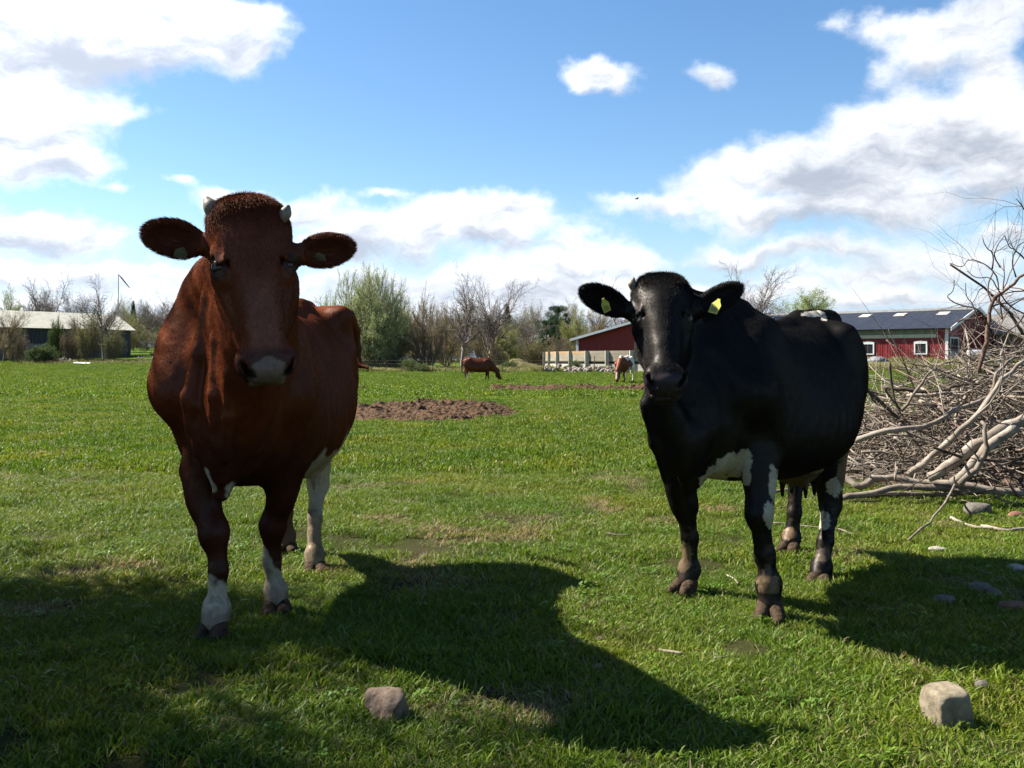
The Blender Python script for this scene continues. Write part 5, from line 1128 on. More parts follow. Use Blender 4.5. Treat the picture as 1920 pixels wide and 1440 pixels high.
khead = dict(o=ko, R=kR, s=np.linalg.norm(kz - ko) / .5 * .96)
knk = [(ko + [.03, .12, -.1], at(1345, 650, 4.3), .12, .2, .08), (ko + [.04, .16, -.24], at(1330, 720, 4.15), .115, .22, .1), (ko + [.05, .05, -.36], at(1312, 800, 4.02), .075, .13, .1),
       (at(1236, 742, 3.85), at(1282, 850, 3.95), .065, .075, .06), (at(1280, 830, 3.95), at(1295, 900, 4.05), .08, .05, .06), (at(1220, 765, 3.9), at(1252, 840, 4.0), .035, .035, .05)]
klegs = [[at(1272, 880, 4.38), at(1283, 945, 4.4), at(1294, 1010, 4.42), at(1293, 1068, 4.44), at(1287, 1088, 4.42), at(1279, 1110, 4.38)],
         [at(1428, 870, 4.05), at(1423, 962, 3.98), at(1434, 1040, 3.99), at(1441, 1096, 4.0), at(1443, 1128, 3.99), at(1444, 1160, 3.95)]]
khind = [[at(1478, 830, 5.25), at(1492, 885, 5.42), at(1490, 960, 5.36), at(1484, 1008, 5.34), at(1481, 1020, 5.31), at(1478, 1034, 5.27)],
         [at(1550, 820, 4.95), at(1557, 945, 4.98), at(1547, 1015, 4.86), at(1540, 1064, 4.82), at(1537, 1079, 4.79), at(1534, 1096, 4.74)]]
def kpaint(P, n, h):
    w = fbm(P, 9, 4, 3); w2 = fbm(P, 30, 3, 9); c = np.tile(np.array([.0048, .0042, .0040]), (len(P), 1))
    c = c * (.7 + .7 * fbm(P, 5, 3, 12))[:, None]
    x, y, z = P.T
    # rusty brown cast along the back
    rb = sstep(1.24, 1.34, z) * (x < -.1) * (x > -1.0) * sstep(.45, .7, w); c = mixc(c, rb * .6, (.022, .012, .009))
    inh = (h[:, 0] > -.1) & (np.abs(h[:, 1]) < .14) & (h[:, 2] > -.2) & (h[:, 0] < .6) & (h[:, 2] < .1)
    mu = inh * sstep(.47, .5, h[:, 0] + (w2 - .5) * .02); c = mixc(c, mu, (.03, .024, .026))
    cream = (.30, .265, .19); tan = (.17, .12, .068)
    pw_ = P @ _kR.T + [KO[0], KO[1], 0]; U = 960 + pw_[:, 0] / pw_[:, 1] * F_PX; Vv = HOR - (pw_[:, 2] - EYE) / pw_[:, 1] * F_PX; D = pw_[:, 1]
    wu = (w2 - .5) * 1.6 + (w - .5) * 1.6 + (fbm(P, 95, 2, 14) - .5) * 1.3
    for cx, cy, rx, ry, d0, d1, col in ((1373, 872, 30, 20, 3.7, 4.4, cream), (1342, 893, 20, 20, 3.7, 4.3, cream), (1325, 905, 16, 16, 3.7, 4.2, cream), (1396, 866, 14, 22, 3.8, 4.4, cream), (1400, 892, 7, 20, 3.8, 4.3, cream),
            (1450, 905, 9, 32, 3.8, 4.15, cream), (1443, 965, 10, 24, 3.8, 4.15, cream), (1440, 1072, 10, 16, 3.8, 4.1, (.1, .09, .08)), (1441, 1090, 21, 14, 3.8, 4.1, tan), (1441, 1104, 20, 8, 3.8, 4.1, tan), (1284, 1042, 13, 28, 4.2, 4.45, tan), (1280, 1060, 12, 12, 4.2, 4.5, tan),
            (1564, 912, 16, 17, 4.7, 5.15, (.36, .32, .24)), (1539, 975, 17, 16, 4.6, 5.1, (.36, .32, .24)), (1548, 985, 8, 8, 4.6, 5.1, (.36, .32, .24)), (1592, 850, 20, 70, 4.7, 5.4, tan), (1580, 885, 10, 28, 4.7, 5.3, tan), (1545, 1040, 14, 12, 4.6, 5.0, (.1, .08, .06)),
            (1490, 892, 44, 22, 4.6, 5.3, (.11, .075, .035)), (1470, 885, 16, 12, 4.6, 5.2, (.2, .15, .07)), (1520, 880, 22, 8, 4.6, 5.2, (.2, .15, .07)), (1480, 1000, 14, 12, 5.1, 5.5, (.2, .13, .08)), (1526, 588, 18, 5, 4.9, 5.6, (.42, .38, .31)), (1545, 600, 5, 10, 5.0, 5.6, (.42, .38, .31))):
        if col[0] < .26: col = np.array(col) * .75
        d = np.sqrt(((U - cx) / rx) ** 2 + ((Vv - cy) / ry) ** 2) + wu * .45; c = mixc(c, sstep(1.06, .98, d) * (D > d0) * (D < d1), col)
    dirt = sstep(.5, .68, fbm(P, 55, 3, 15)) * (z < .32); c = mixc(c, dirt * .6, (.045, .03, .019))
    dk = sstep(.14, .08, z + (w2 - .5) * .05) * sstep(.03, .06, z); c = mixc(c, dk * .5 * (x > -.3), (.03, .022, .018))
    return c
def kx_extra(v, loc):
    # the raised tail head and far hip
    v.ell(loc(at(1563, 606, 5.4)), (.055, .045, .06), k=.05)
    for pts, r in ([[at(1210, 760, 3.84), at(1228, 830, 3.9), at(1250, 900, 3.98)], .022], [[at(1240, 790, 3.86), at(1262, 880, 3.96)], .018]):
        for i in range(len(pts) - 1): v.cone(loc(pts[i]), loc(pts[i + 1]), r, r, .04)
kears = [(at(1182, 585, 3.95), at(1094, 545, 3.93), (.05, -.98, -.1), .058), (at(1300, 583, 3.98), at(1386, 540, 4.05), (-.35, -.9, -.1), .052)]
make_fur.hx = _kR.T @ kR[:, 0]
cow('black_cow', 'black cow with yellow ear tags and white belly patches standing beside the brush pile', 'dairy cows in the pasture', KO, KD, HK, STK, klegs, khind, khead, kears, knk, kpaint, h=CH,
    extra=kx_extra, fur=280000, udder=at(1497, 868, 4.85), horns=[(at(1190, 545, 3.97), at(1185, 533, 3.97), at(1188, 522, 3.97), .015)],
    tags=[(at(1135, 572, 3.9), .036, .062, (.35, -.93, -.25), (-.5, 0, 1), ''), (at(1342, 574, 3.93), .045, .07, (-.45, -.75, .4), (.35, 0, 1), '')],
    tail=[(at(1606, 640, 5.62), .035), (at(1604, 720, 5.68), .024), (at(1598, 800, 5.68), .02), (at(1592, 880, 5.66), .03), (at(1590, 930, 5.65), .02)])

# ---- the two grazing cows far off
def grazer(name, label, x, y, z, ang, paint, turn=0.0, legsh=(0, 0, 0, 0)):
    dr = np.array([math.cos(ang), math.sin(ang), 0]); lf = np.array([-dr[1], dr[0], 0]); o0 = np.array([x, y, 0]) + dr * .62
    W_ = lambda a, b, c: o0 + dr * a + lf * b + np.array([0, 0, c])
    L1 = [[W_(-.03 + q, sg * .17, .72), W_(.0 + q, sg * .16, .4), W_(.0 + q * 1.6, sg * .16, .25), W_(.0 + q * 2, sg * .16, .12), W_(.03 + q * 2, sg * .16, .08), W_(.06 + q * 2, sg * .16, .03)] for sg, q in ((-1, legsh[0]), (1, legsh[1]))]
    L2 = [[W_(-1.15 + q, sg * .19, .85), W_(-1.28 + q, sg * .17, .5), W_(-1.25 + q * 1.6, sg * .17, .3), W_(-1.22 + q * 2, sg * .17, .12), W_(-1.19 + q * 2, sg * .17, .08), W_(-1.16 + q * 2, sg * .17, .03)] for sg, q in ((-1, legsh[2]), (1, legsh[3]))]
    ho = W_(.62, turn * .4, .56); hx = nrm(W_(.86, turn * .8, .08) - ho); hR = frame(hx, dr * .9 + np.array([0, 0, .5]))
    nk_ = [(W_(0, 0, 1.12), W_(.6, turn * .35, .62), .2, .11, .08), (W_(.05, 0, .92), W_(.58, turn * .35, .5), .17, .09, .08)]
    er = [(ho + hR @ np.array([.05, sg * .1, -.06]), ho + hR @ np.array([.04, sg * .27, -.05]), dr, .055) for sg in (-1, 1)]
    make_fur.hx = np.array([1., 0, 0])
    r = cow(name, label, 'dairy cows in the pasture', (o0[0], o0[1]), dr[:2], HB, STB, L1, L2, dict(o=ho, R=hR, s=1.0), er, nk_, paint, h=.022, far=True, udder=W_(-.95, 0, .6),
            tail=[(W_(-1.42, 0, 1.33), .03), (W_(-1.5, 0, 1.1), .022), (W_(-1.48, 0, .7), .02), (W_(-1.46, 0, .45), .03)])
    r.location.z = z; return r
def gpaint1(P, n, h):
    w = fbm(P, 5, 3, 4); c = np.tile(np.array([.085, .022, .009]), (len(P), 1)); x, y, z = P.T
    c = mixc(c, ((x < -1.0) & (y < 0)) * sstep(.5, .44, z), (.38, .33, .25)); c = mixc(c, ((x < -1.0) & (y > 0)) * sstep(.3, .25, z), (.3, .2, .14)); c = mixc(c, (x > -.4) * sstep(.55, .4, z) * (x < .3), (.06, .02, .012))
    return mixc(c, sstep(.6, .57, z + (w - .5) * .1) * (x < -.85) * (x > -1.05), (.4, .3, .24))
def gpaint2(P, n, h):
    w = fbm(P, 4, 3, 6); c = np.tile(np.array([.115, .034, .016]), (len(P), 1)); x, y, z = P.T
    wh = sstep(1.28, 1.33, z + (w - .5) * .14) + sstep(.5, .54, w) * (x < -.3) * .9 + sstep(-1.0, -1.08, x + (w - .5) * .3)
    c = mixc(c, np.clip(wh, 0, 1), (.62, .57, .5)); c = mixc(c, (z < .55) * (x < -.6) * .9, (.6, .55, .46))
    inh = (h[:, 0] > 0) & (np.abs(h[:, 1]) < .06) & (h[:, 2] > -.1) & (h[:, 0] < .4); c = mixc(c, inh * .8, (.55, .42, .35)); return c
_g = at(895, 715, 55); grazer('red_cow', 'small red brown cow grazing in side view far off by the wire fence', _g[0], _g[1], -.16, math.radians(2), gpaint1, 0.0, (.02, -.08, .05, -.05))
_g = at(1172, 716, 50); grazer('pied_cow', 'distant red and white pied cow grazing before the concrete wall', _g[0], _g[1], -.08, math.radians(-118), gpaint2, 0.1, (.05, -.05, .12, -.08))
# ------------------------------------------------------------------ the brush pile
def f_stick(c0, c1, c2):
    def f(nt, b, out):
        n = tex(nt, 7, 6, .65, stretch=(1, 1, 1)); n2 = tex(nt, 60, 4, .6); nt.links.new(ramp(nt, n.outputs[0], [(.32, c0), (.5, c1), (.68, c2)]), b.inputs['Base Color']); b.inputs['Roughness'].default_value = .85; b.inputs['Specular IOR Level'].default_value = .15
        bump(nt, b, n2.outputs[0], .5, .006)
    return f
bark_m = [material('pale_bark', f_stick((.10, .08, .06), (.20, .165, .13), (.30, .255, .205))), material('brown_bark', f_stick((.06, .047, .037), (.14, .112, .085), (.22, .18, .14))), material('dark_bark', f_stick((.02, .015, .012), (.06, .045, .034), (.12, .09, .07))), material('red_twig_bark', f_stick((.06, .035, .027), (.13, .08, .06), (.19, .13, .1)))]
BG = 'branches of the brush pile'
rb = random.Random(91)
def smooth_pts(pts, sub=3):
    P = [Vector(p) for p in pts]; out = []
    for i in range(len(P) - 1):
        p0 = P[max(i - 1, 0)]; p1 = P[i]; p2 = P[i + 1]; p3 = P[min(i + 2, len(P) - 1)]
        for k in range(sub):
            t = k / sub; out.append(.5 * ((2 * p1) + (-p0 + p2) * t + (2 * p0 - 5 * p1 + 4 * p2 - p3) * t * t + (-p0 + 3 * p1 - 3 * p2 + p3) * t ** 3))
    out.append(P[-1]); return out
def twigs(g, p, d, L, r, lvl, up=0.0):
    n = 5; pts = [Vector(p)]; dd = Vector(d).normalized(); rad = [r]
    for i in range(n):
        dd = (dd + Vector((rb.gauss(0, .22), rb.gauss(0, .22), rb.gauss(0, .22) + up))).normalized(); pts.append(pts[-1] + dd * L / n); rad.append(r * (1 - .75 * (i + 1) / n))
    g.tube(pts, rad, 4 if r > .004 else 3, caps=False)
    if lvl > 0:
        for k in range(rb.randint(2, 4)):
            i = rb.randint(1, n - 1); a = (pts[i + 1] - pts[i]).normalized(); s = a.orthogonal().normalized(); s.rotate(Matrix.Rotation(rb.random() * 6.28, 3, a)); t = rb.uniform(.5, 1.1)
            twigs(g, pts[i], a * math.cos(t) + s * math.sin(t), L * rb.uniform(.35, .6), rad[i] * .6, lvl - 1, up)
def branch_px(pts, r, mat, label=None, forks=3, sub=3, name='branch', flev=1, cat='branch', n=8, sz=None):
    r = r * .76; sz = sz and sz * .76
    P = smooth_pts([at(*p) for p in pts], sub); o = P[0].copy(); m = len(P)
    for i in range(1, m - 1): P[i] = P[i] + Vector((rb.gauss(0, .3), rb.gauss(0, .3), rb.gauss(0, .3))) * r
    g = Geo(); rad = [(r * (1 - .5 * i / (m - 1)) if sz is None else r + (sz - r) * i / (m - 1)) * rb.uniform(.88, 1.12) for i in range(m)]; g.tube([p - o for p in P], rad, n)
    for k in range(forks):
        i = rb.randint(m // 3, m - 2); a = (P[i + 1] - P[i]).normalized(); s = a.orthogonal(); s.rotate(Matrix.Rotation(rb.random() * 6.28, 3, a)); twigs(g, P[i] - o, a + s * .8 + Vector((0, 0, .2)), rb.uniform(.25, .8), rad[i] * .5, flev)
    ob = g.build(name, bark_m[mat], None, True, loc=tuple(o)); tag(ob, label or 'bare branch in the tangle of the brush pile', cat, BG); return ob
branch_px([(1603, 826, 7.6), (1660, 808, 7.5), (1727, 800, 7.5), (1790, 770, 7.6), (1850, 745, 7.7)], .036, 0, 'thick pale branch reaching left from the pile at mid height', 2)
branch_px([(1704, 890, 7.2), (1745, 855, 7.15), (1800, 808, 7.1), (1848, 760, 7.1), (1880, 712, 7.2), (1922, 676, 7.4)], .036, 0, 'long smooth brown branch rising to the upper right over the pile', 1)
branch_px([(1712, 884, 7.25), (1760, 840, 7.2), (1815, 795, 7.2), (1860, 735, 7.2), (1868, 700, 7.25), (1900, 672, 7.4)], .026, 1, 'thinner branch lying along the long smooth rising one', 1)
branch_px([(1742, 895, 7.1), (1790, 862, 7.05), (1850, 826, 7.0), (1890, 800, 7.0), (1935, 778, 7.0)], .052, 0, 'thickest pale log leaning on the front of the pile', 0, sz=.06)
branch_px([(1785, 905, 6.98), (1820, 872, 6.95), (1852, 842, 6.95), (1905, 800, 6.95)], .042, 0, 'pale log in front of and below the thickest one', 0, sz=.05)
branch_px([(1800, 908, 6.9), (1832, 880, 6.88), (1848, 850, 6.88), (1848, 818, 6.9), (1840, 790, 6.95)], .032, 1, 'forked pale branch standing up between the two front logs', 1)
branch_px([(1560, 888, 7.55), (1590, 898, 7.5), (1612, 910, 7.45), (1655, 896, 7.45), (1720, 904, 7.4), (1780, 906, 7.3), (1850, 916, 7.2), (1935, 926, 7.15)], .034, 0, 'long pale branch on the grass along the foot of the pile', 0, sz=.04)
branch_px([(1578, 934, 7.15), (1640, 922, 7.15), (1700, 912, 7.15), (1735, 914, 7.1), (1800, 920, 7.05)], .027, 1, 'dark branch on the grass in front of the long pale one', 1, sz=.036)
branch_px([(1655, 725, 8.6), (1700, 732, 8.5), (1765, 735, 8.4), (1795, 722, 8.4), (1830, 722, 8.4), (1856, 712, 8.4)], .028, 2, 'dark wavy branch lying level across the top left of the pile', 2)
branch_px([(1700, 742, 8.3), (1760, 740, 8.2), (1810, 735, 8.2), (1862, 740, 8.2)], .022, 0, 'pale straight branch just under the dark wavy one', 1)
branch_px([(1668, 679, 8.2), (1671, 720, 8.2), (1683, 765, 8.15), (1700, 790, 8.1)], .018, 2, 'dark stub standing upright at the left of the pile', 0)
branch_px([(1656, 726, 7.9), (1675, 752, 7.9), (1692, 772, 7.9)], .012, 2, 'thin dark stick pointing up left of the upright stub', 0)
branch_px([(1690, 770, 8.0), (1720, 730, 8.0), (1740, 700, 8.05), (1756, 690, 8.1)], .02, 1, 'bent branch rising right of the upright stub', 2)
branch_px([(1612, 778, 7.9), (1630, 808, 7.85), (1640, 792, 7.85)], .014, 1, 'small forked twig left of the thick pale branch', 2)
branch_px([(1676, 820, 7.3), (1695, 832, 7.25), (1708, 842, 7.25)], .014, 0, 'white peeled stick shining in front of the pile', 0); 
branch_px([(1682, 876, 7.3), (1678, 900, 7.2), (1680, 866, 7.3)], .012, 0, 'short pale stick standing in the grass before the pile', 0)
for pts, r in (([(1588, 855, 7.6), (1612, 872, 7.5), (1625, 888, 7.45)], .012), ([(1600, 875, 7.5), (1630, 868, 7.5), (1668, 872, 7.45)], .011), ([(1595, 862, 7.6), (1625, 865, 7.6), (1645, 878, 7.5)], .012), ([(1640, 900, 7.4), (1618, 880, 7.45), (1600, 868, 7.5)], .010)):
    branch_px(pts, r, 0, 'small dry stick on the grass left of the pile', 1)
branch_px([(1790, 908, 6.9), (1770, 945, 6.3), (1742, 980, 5.95), (1704, 1012, 5.55)], .011, 1, 'slender curved stick reaching from the pile onto the near grass', 0, sz=.009)
# upright sapling top with twigs against the sky
branch_px([(1838, 700, 7.9), (1846, 655, 7.9), (1852, 615, 7.9), (1857, 575, 7.9), (1872, 552, 7.9), (1900, 530, 7.8), (1935, 505, 7.7)], .026, 3, 'pinkish brown sapling stem standing up from the pile against the sky', 3, flev=1, sz=.014)
TOP = [[(1780, 493, 7.9), (1804, 500, 7.9), (1816, 488, 7.9), (1845, 495, 7.9), (1868, 518, 7.9), (1874, 560, 7.9), (1880, 600, 8.0)], [(1813, 508, 7.8), (1830, 520, 7.8), (1858, 522, 7.8), (1872, 545, 7.8), (1895, 575, 7.8), (1925, 590, 7.8)],
       [(1842, 444, 8.0), (1848, 462, 8.0), (1862, 478, 8.0), (1860, 505, 8.0)], [(1884, 441, 8.0), (1868, 465, 8.0), (1864, 480, 8.0), (1876, 502, 8.0)], [(1884, 441, 8.0), (1892, 462, 8.0), (1905, 470, 8.0), (1925, 490, 8.0)], [(1790, 525, 7.8), (1786, 545, 7.8), (1776, 557, 7.8), (1800, 572, 7.8), (1830, 580, 7.8), (1850, 602, 7.8), (1862, 640, 7.9)],
       [(1810, 530, 8.1), (1812, 555, 8.1), (1826, 575, 8.1), (1840, 620, 8.1)], [(1845, 620, 7.8), (1812, 600, 7.8), (1795, 604, 7.8)], [(1925, 452, 7.9), (1908, 462, 7.9), (1898, 490, 7.9), (1905, 520, 7.9)], [(1925, 455, 8.2), (1900, 500, 8.2), (1880, 545, 8.2), (1850, 590, 8.2), (1800, 600, 8.2)],
       [(1795, 668, 7.8), (1815, 640, 7.8), (1832, 610, 7.8), (1830, 595, 7.8)], [(1905, 372, 7.6), (1918, 388, 7.6), (1930, 410, 7.6)], [(1860, 640, 7.9), (1880, 600, 7.9), (1900, 570, 7.9), (1930, 555, 7.9)], [(1850, 660, 8), (1880, 630, 8), (1915, 600, 8), (1935, 560, 8)], [(1868, 560, 8.1), (1890, 548, 8.1), (1925, 545, 8.1)], [(1880, 600, 8.1), (1860, 570, 8.1), (1852, 540, 8.1), (1862, 510, 8.1)]]
for i, pts in enumerate(TOP): branch_px(pts[::-1] if i in (2, 3, 4, 7, 8) else pts[::-1], .0095, 2 if i % 3 else 3, 'thin crooked twig branch standing up from the pile against the sky', 3, flev=1, n=5, sz=.004)
# the tangle: sticks lying over a dome
def dome(x, y):
    u = (x - 5.3) / (2.35 if x < 5.3 else 2.6); v = (y - 8.9) / 1.9; r2 = u * u + v * v; return max(0, 1 - r2) ** .62 * (1.3 - .3 * (1 - min(max((x - 3.2) / 1.6, 0), 1)))
def heap_stick(L, r, mat, k, label='bare branch in the tangle of the brush pile'):
    for _ in range(40):
        x = rb.uniform(2.9, 7.0); y = rb.uniform(7.0, 10.4)
        if dome(x, y) > 0 and (y < 9.4 or rb.random() < .3): break
    z = dome(x, y) * rb.uniform(.55, 1.0) * (.9 if r < .02 else .85) + .03
    a = rb.gauss(.55, .75) + (math.pi if rb.random() < .5 else 0); el = max(-.4, min(.4, rb.gauss(.0, .25))); d = Vector((math.cos(a) * math.cos(el), math.sin(a) * math.cos(el) * .7, math.sin(el)))
    p = [Vector((x, y, z)) - d * L / 2]; n = 7; dd = d.copy()
    for i in range(n): dd = (dd + Vector((rb.gauss(0, .17), rb.gauss(0, .17), rb.gauss(0, .14)))).normalized(); p.append(p[-1] + dd * L / n)
    for q in p: q.z = max(q.z, .02 + r)
    o = p[0].copy(); g = Geo(); rad = [r * (1 - .6 * i / n) * rb.uniform(.9, 1.1) for i in range(n + 1)]; g.tube([q - o for q in p], rad, 7 if r > .02 else 5)
    for _ in range(k):
        i = rb.randint(1, n - 1); a_ = (p[i + 1] - p[i]).normalized(); s = a_.orthogonal(); s.rotate(Matrix.Rotation(rb.random() * 6.28, 3, a_)); twigs(g, p[i] - o, a_ + s * .8, L * rb.uniform(.15, .4), rad[i] * .55, 1)
    lb = '%s %s branch lying %s in the %s of the brush pile' % ('stout' if r > .02 else ('slender' if r > .0115 else 'thin'), ('pale', 'brown', 'dark', 'reddish')[mat], 'low' if z < .45 else ('half way up' if z < .9 else 'high'), 'left part' if x < 4.3 else ('middle' if x < 5.4 else 'right part'))
    ob = g.build('branch', bark_m[mat], None, True, loc=tuple(o)); tag(ob, lb, 'branch', BG)
for i in range(50): heap_stick(rb.uniform(1.2, 2.8), rb.uniform(.013, .026), rb.choice([0, 0, 0, 1, 1, 2]), 3)
for i in range(200): heap_stick(rb.uniform(.7, 2.0), rb.uniform(.006, .013), rb.choice([0, 0, 1, 1, 2, 3]), 3)
g = Geo()
for i in range(3000):
    for _ in range(30):
        x = rb.uniform(2.9, 7.3); y = rb.uniform(6.9, 10.6)
        if dome(x, y) > 0: break
    z = dome(x, y) * rb.uniform(.1, 1.0) + .02; a = rb.random() * 6.28; el = rb.gauss(.05, .4); L = rb.uniform(.3, 1.1); d = Vector((math.cos(a) * math.cos(el), math.sin(a) * math.cos(el), math.sin(el))); p = Vector((x, y, z)); q = p + d * L * .5 + Vector((rb.gauss(0, .04), rb.gauss(0, .04), rb.gauss(0, .03)))
    w = q + d * L * .5 + Vector((rb.gauss(0, .05), rb.gauss(0, .05), rb.gauss(0, .05))); r = rb.uniform(.0035, .009)
    for c in (p, q, w): c.z = max(c.z, .02)
    g.tube([p, q, w], [r, r * .8, r * .3], 4, m=rb.choice([0, 0, 1, 1, 2]), caps=False)
o = g.build('twigs', bark_m[:3], None, True); tag(o, 'mass of thin dead twigs filling the brush pile', 'twigs', kind='stuff')
# dark litter under the heap
lit = noisy('leaf_litter', (.025, .018, .012), (.10, .07, .045), 9, .95, .9, .05, detail=8)
n = 70; gg = np.linspace(-1, 1, n); Au, Bv = np.meshgrid(gg, gg); X = 5.3 + Au * 2.4; Y = 8.95 + Bv * 1.8; Q = np.stack([X, Y, 0 * X], -1).reshape(-1, 3)
hh = np.array([dome(a, b) for a, b in zip(X.ravel(), Y.ravel())]) * .32; zz = tz_np(X.ravel(), Y.ravel()) + hh + (fbm(Q, 4, 4, 3) - .5) * .16 * (hh > .02) - .02
i = np.arange(n - 1)[:, None] * n + np.arange(n - 1)[None]; o = link('litter', mesh_np('litter', np.stack([X.ravel(), Y.ravel(), zz], 1), np.stack([i, i + 1, i + 1 + n, i + n], -1).reshape(-1, 4), lit)); tag(o, 'dark rotten litter under the brush pile', 'litter', kind='stuff')
# ------------------------------------------------------------------ stones and sticks on the grass
def smooth_rock(seed, r, flats, h, k, amp, freq):
    r = np.array(r, float); v = Vol(-r * 1.25, r * 1.25, h); v.ell((0, 0, 0), r, k=.005)
    for n, dd in flats:
        n = nrm(n); v.put(-r * 1.3, r * 1.3, lambda X, Y, Z, n=n, dd=dd: dd - (X * n[0] + Y * n[1] + Z * n[2]), k, 's')
    V_, Q = v.mesh(); V_ = relax(V_, Q, 2, .4); N_ = vnormals(V_, Q); return V_ + N_ * ((fbm(V_, freq, 5, seed) - .5) * amp)[:, None], Q
def rock_mat(nm, c0, c1, c2, sc=14): 
    def f(nt, b, out):
        n = tex(nt, sc, 9, .72); n2 = tex(nt, sc * 5, 6, .7); nt.links.new(ramp(nt, n.outputs[0], [(.3, c0), (.5, c1), (.68, c2)]), b.inputs['Base Color']); b.inputs['Roughness'].default_value = .9; b.inputs['Specular IOR Level'].default_value = .15
        bump(nt, b, n2.outputs[0], .55, .006)
    return material(nm, f)
sm1 = rock_mat('pale_sandstone', (.08, .06, .04), (.17, .14, .095), (.24, .2, .14)); sm2 = rock_mat('brown_granite', (.06, .04, .028), (.14, .10, .072), (.21, .155, .115), 22); sm3 = rock_mat('grey_fieldstone', (.05, .044, .036), (.10, .088, .07), (.16, .14, .115)); sm4 = rock_mat('reddish_stone', (.09, .04, .027), (.16, .075, .052), (.21, .11, .08)); sm5 = rock_mat('whitish_stone', (.16, .15, .12), (.26, .24, .2), (.33, .31, .27))
def stone(label, px, py, d, r, rot, mat, flats, seed, dz=0.0, k=.02, amp=.008, freq=22, grp='stones on the grass', sc=.72):
    dz = dz * sc
    p = at(px, py, d); V_, Q = smooth_rock(seed, r, flats, min(r) / 16, k, amp, freq); o = link('stone', mesh_np('stone', V_, Q, mat, True), loc=(p[0], p[1], tz(p[0], p[1]) + dz), rot=rot); o.scale = (sc, sc, sc); tag(o, label, 'stone', grp); STONES.append((p[0], p[1], max(r) * .72 * sc))
# the cube like stone, right foreground
stone('pale square stone block on the grass at the lower right', 1776, 1345, 2.82, (.105, .105, .105), (.0, -.04, .12), sm1, [((0, -.06, 1), .074), ((-1, -.05, 0), .072), ((1, -.1, .1), .074), ((.0, -1, .0), .072), ((0, 1, 0), .075), ((.8, -1, .0), .088)], 3, .070, .016, .012, 26, sc=.80)
stone('brown wedge shaped stone lying in the grass at the bottom centre', 728, 1352, 2.86, (.072, .125, .078), (.12, .0, .60), sm2, [((-.5, -.1, 1), .052), ((-1, -.15, .25), .050), ((.3, -1, .1), .085), ((1, 0, .3), .052), ((.4, .5, 1), .058)], 5, .046, .008, .03, 16, sc=.86)
stone('grey boulder on the grass before the brush pile', 1838, 960, 6.6, (.17, .13, .11), (0, .1, .3), sm3, [((0, 0, 1), .075), ((.8, -1, .2), .09)], 7, .03)
stone('reddish flat stone in the cow\'s shadow at the right edge', 1905, 1143, 4.15, (.12, .08, .05), (0, 0, -.1), sm4, [((0, 0, 1), .03)], 8, .01)
stone('rounded stone in the shadow beside the black cow', 1770, 1128, 4.25, (.075, .06, .055), (0, 0, .2), sm3, [((0, 0, 1), .035)], 9, .01)
stone('low dark stone in the shadow left of the reddish one', 1838, 1110, 4.4, (.09, .07, .06), (0, 0, .9), sm3, [((0, 0, 1), .04)], 10, .005)
stone('small dark stone in the shadow between dark and reddish ones', 1864, 1122, 4.3, (.05, .045, .04), (0, 0, .4), sm3, [], 11, .01)
stone('flat whitish stone in the sunny grass right of the black cow', 1758, 1033, 5.35, (.075, .04, .025), (0, 0, -.1), sm5, [], 12, .015)
stone('whitish flat stone at the shadow edge near the right picture edge', 1905, 1071, 4.85, (.07, .04, .03), (0, 0, 0), sm5, [], 13, .015)
stone('small grey stone just behind the square block', 1842, 1283, 3.1, (.035, .03, .025), (0, 0, 0), sm3, [], 14, .012)
stone('rusty chunk of wood and stone at the right edge by the grey boulder', 1905, 965, 6.5, (.09, .06, .04), (0, 0, .5), sm4, [], 15, .01)
stone('small brown clod on the grass between the cows', 1125, 1203, 3.65, (.03, .024, .018), (0, 0, 0), sm2, [], 16, .012)
stone('small brown clod in the shadow between the cows', 1122, 1210 + 50, 3.3, (.026, .022, .016), (0, 0, 0), sm2, [], 17, .01)
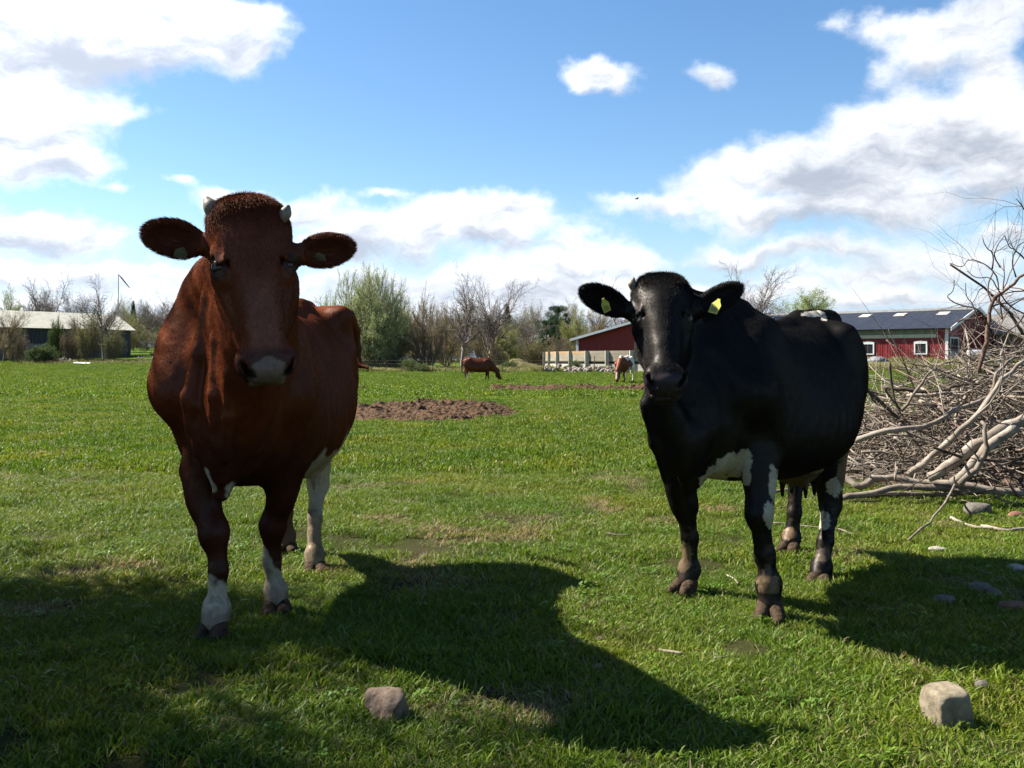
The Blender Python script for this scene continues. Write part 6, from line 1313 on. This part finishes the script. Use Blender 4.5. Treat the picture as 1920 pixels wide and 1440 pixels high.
def gstick(label, pts, r, mat):
    P = smooth_pts([at(px, py, (EYE - .02) * F_PX / (py - HOR)) for px, py in pts], 3); 
    for p in P: p.z = tz(p.x, p.y) + .018
    o = P[0].copy(); g = Geo(); g.tube([p - o for p in P], [r * (1 - .4 * i / len(P)) for i in range(len(P))], 6); ob = g.build('stick', bark_m[mat], None, True, loc=tuple(o)); tag(ob, label, 'stick', 'sticks lying on the grass')
gstick('short dark stick on the sunny grass between the cows', [(1140, 998), (1160, 1001), (1180, 1003)], .008, 2)
gstick('long thin stick lying behind the black cow\'s hind feet', [(1450, 982), (1500, 984), (1560, 990), (1600, 1000)], .008, 1)
gstick('brown stick on the grass below the black cow\'s forefoot', [(1235, 1218), (1255, 1224), (1278, 1232)], .007, 1)
gstick('bent pale twig right of the brown stick near the bottom', [(1340, 1240), (1360, 1232), (1374, 1224)], .005, 0)
gstick('pale straw coloured twig between the black cow\'s forefeet', [(1360, 1070), (1376, 1080), (1384, 1092)], .006, 0)
gstick('forked pale twig seen under the black cow\'s chest', [(1345, 900), (1362, 904), (1372, 902)], .010, 0)
gstick('thin stick in the shadow right of the black cow', [(1838, 1072), (1860, 1080), (1880, 1090)], .006, 1)
gstick('broken pale wood splinters by the grey boulder', [(1782, 968), (1830, 985), (1880, 990)], .012, 0)
gstick('long splintered wood piece behind the broken one at right', [(1840, 985), (1890, 992), (1930, 990)], .014, 0)
# a bird high above the black cow
c = at(1194, 373, 60); t = empty('bird', tuple(c), .5); tag(t, 'tiny dark bird flying in the blue above the black cow', 'bird')
g = Geo(); g.tube([(-.14, 0, 0), (-.05, 0, .0), (.06, 0, .01), (.15, 0, .02)], [.008, .035, .035, .008], 8); g.build('body', dark_m, t, True)
for sg in (-1, 1): g = Geo(); g.add([(-.05, 0, .02), (.06, 0, .02), (.03, sg * .2, .08), (-.06, sg * .16, .07), (-.05, 0, .028), (.06, 0, .028), (.03, sg * .2, .084), (-.06, sg * .16, .074)], [(0, 1, 2, 3), (7, 6, 5, 4), (0, 4, 5, 1), (1, 5, 6, 2), (2, 6, 7, 3), (3, 7, 4, 0)]); g.build('wing', dark_m, t)
build_grass()
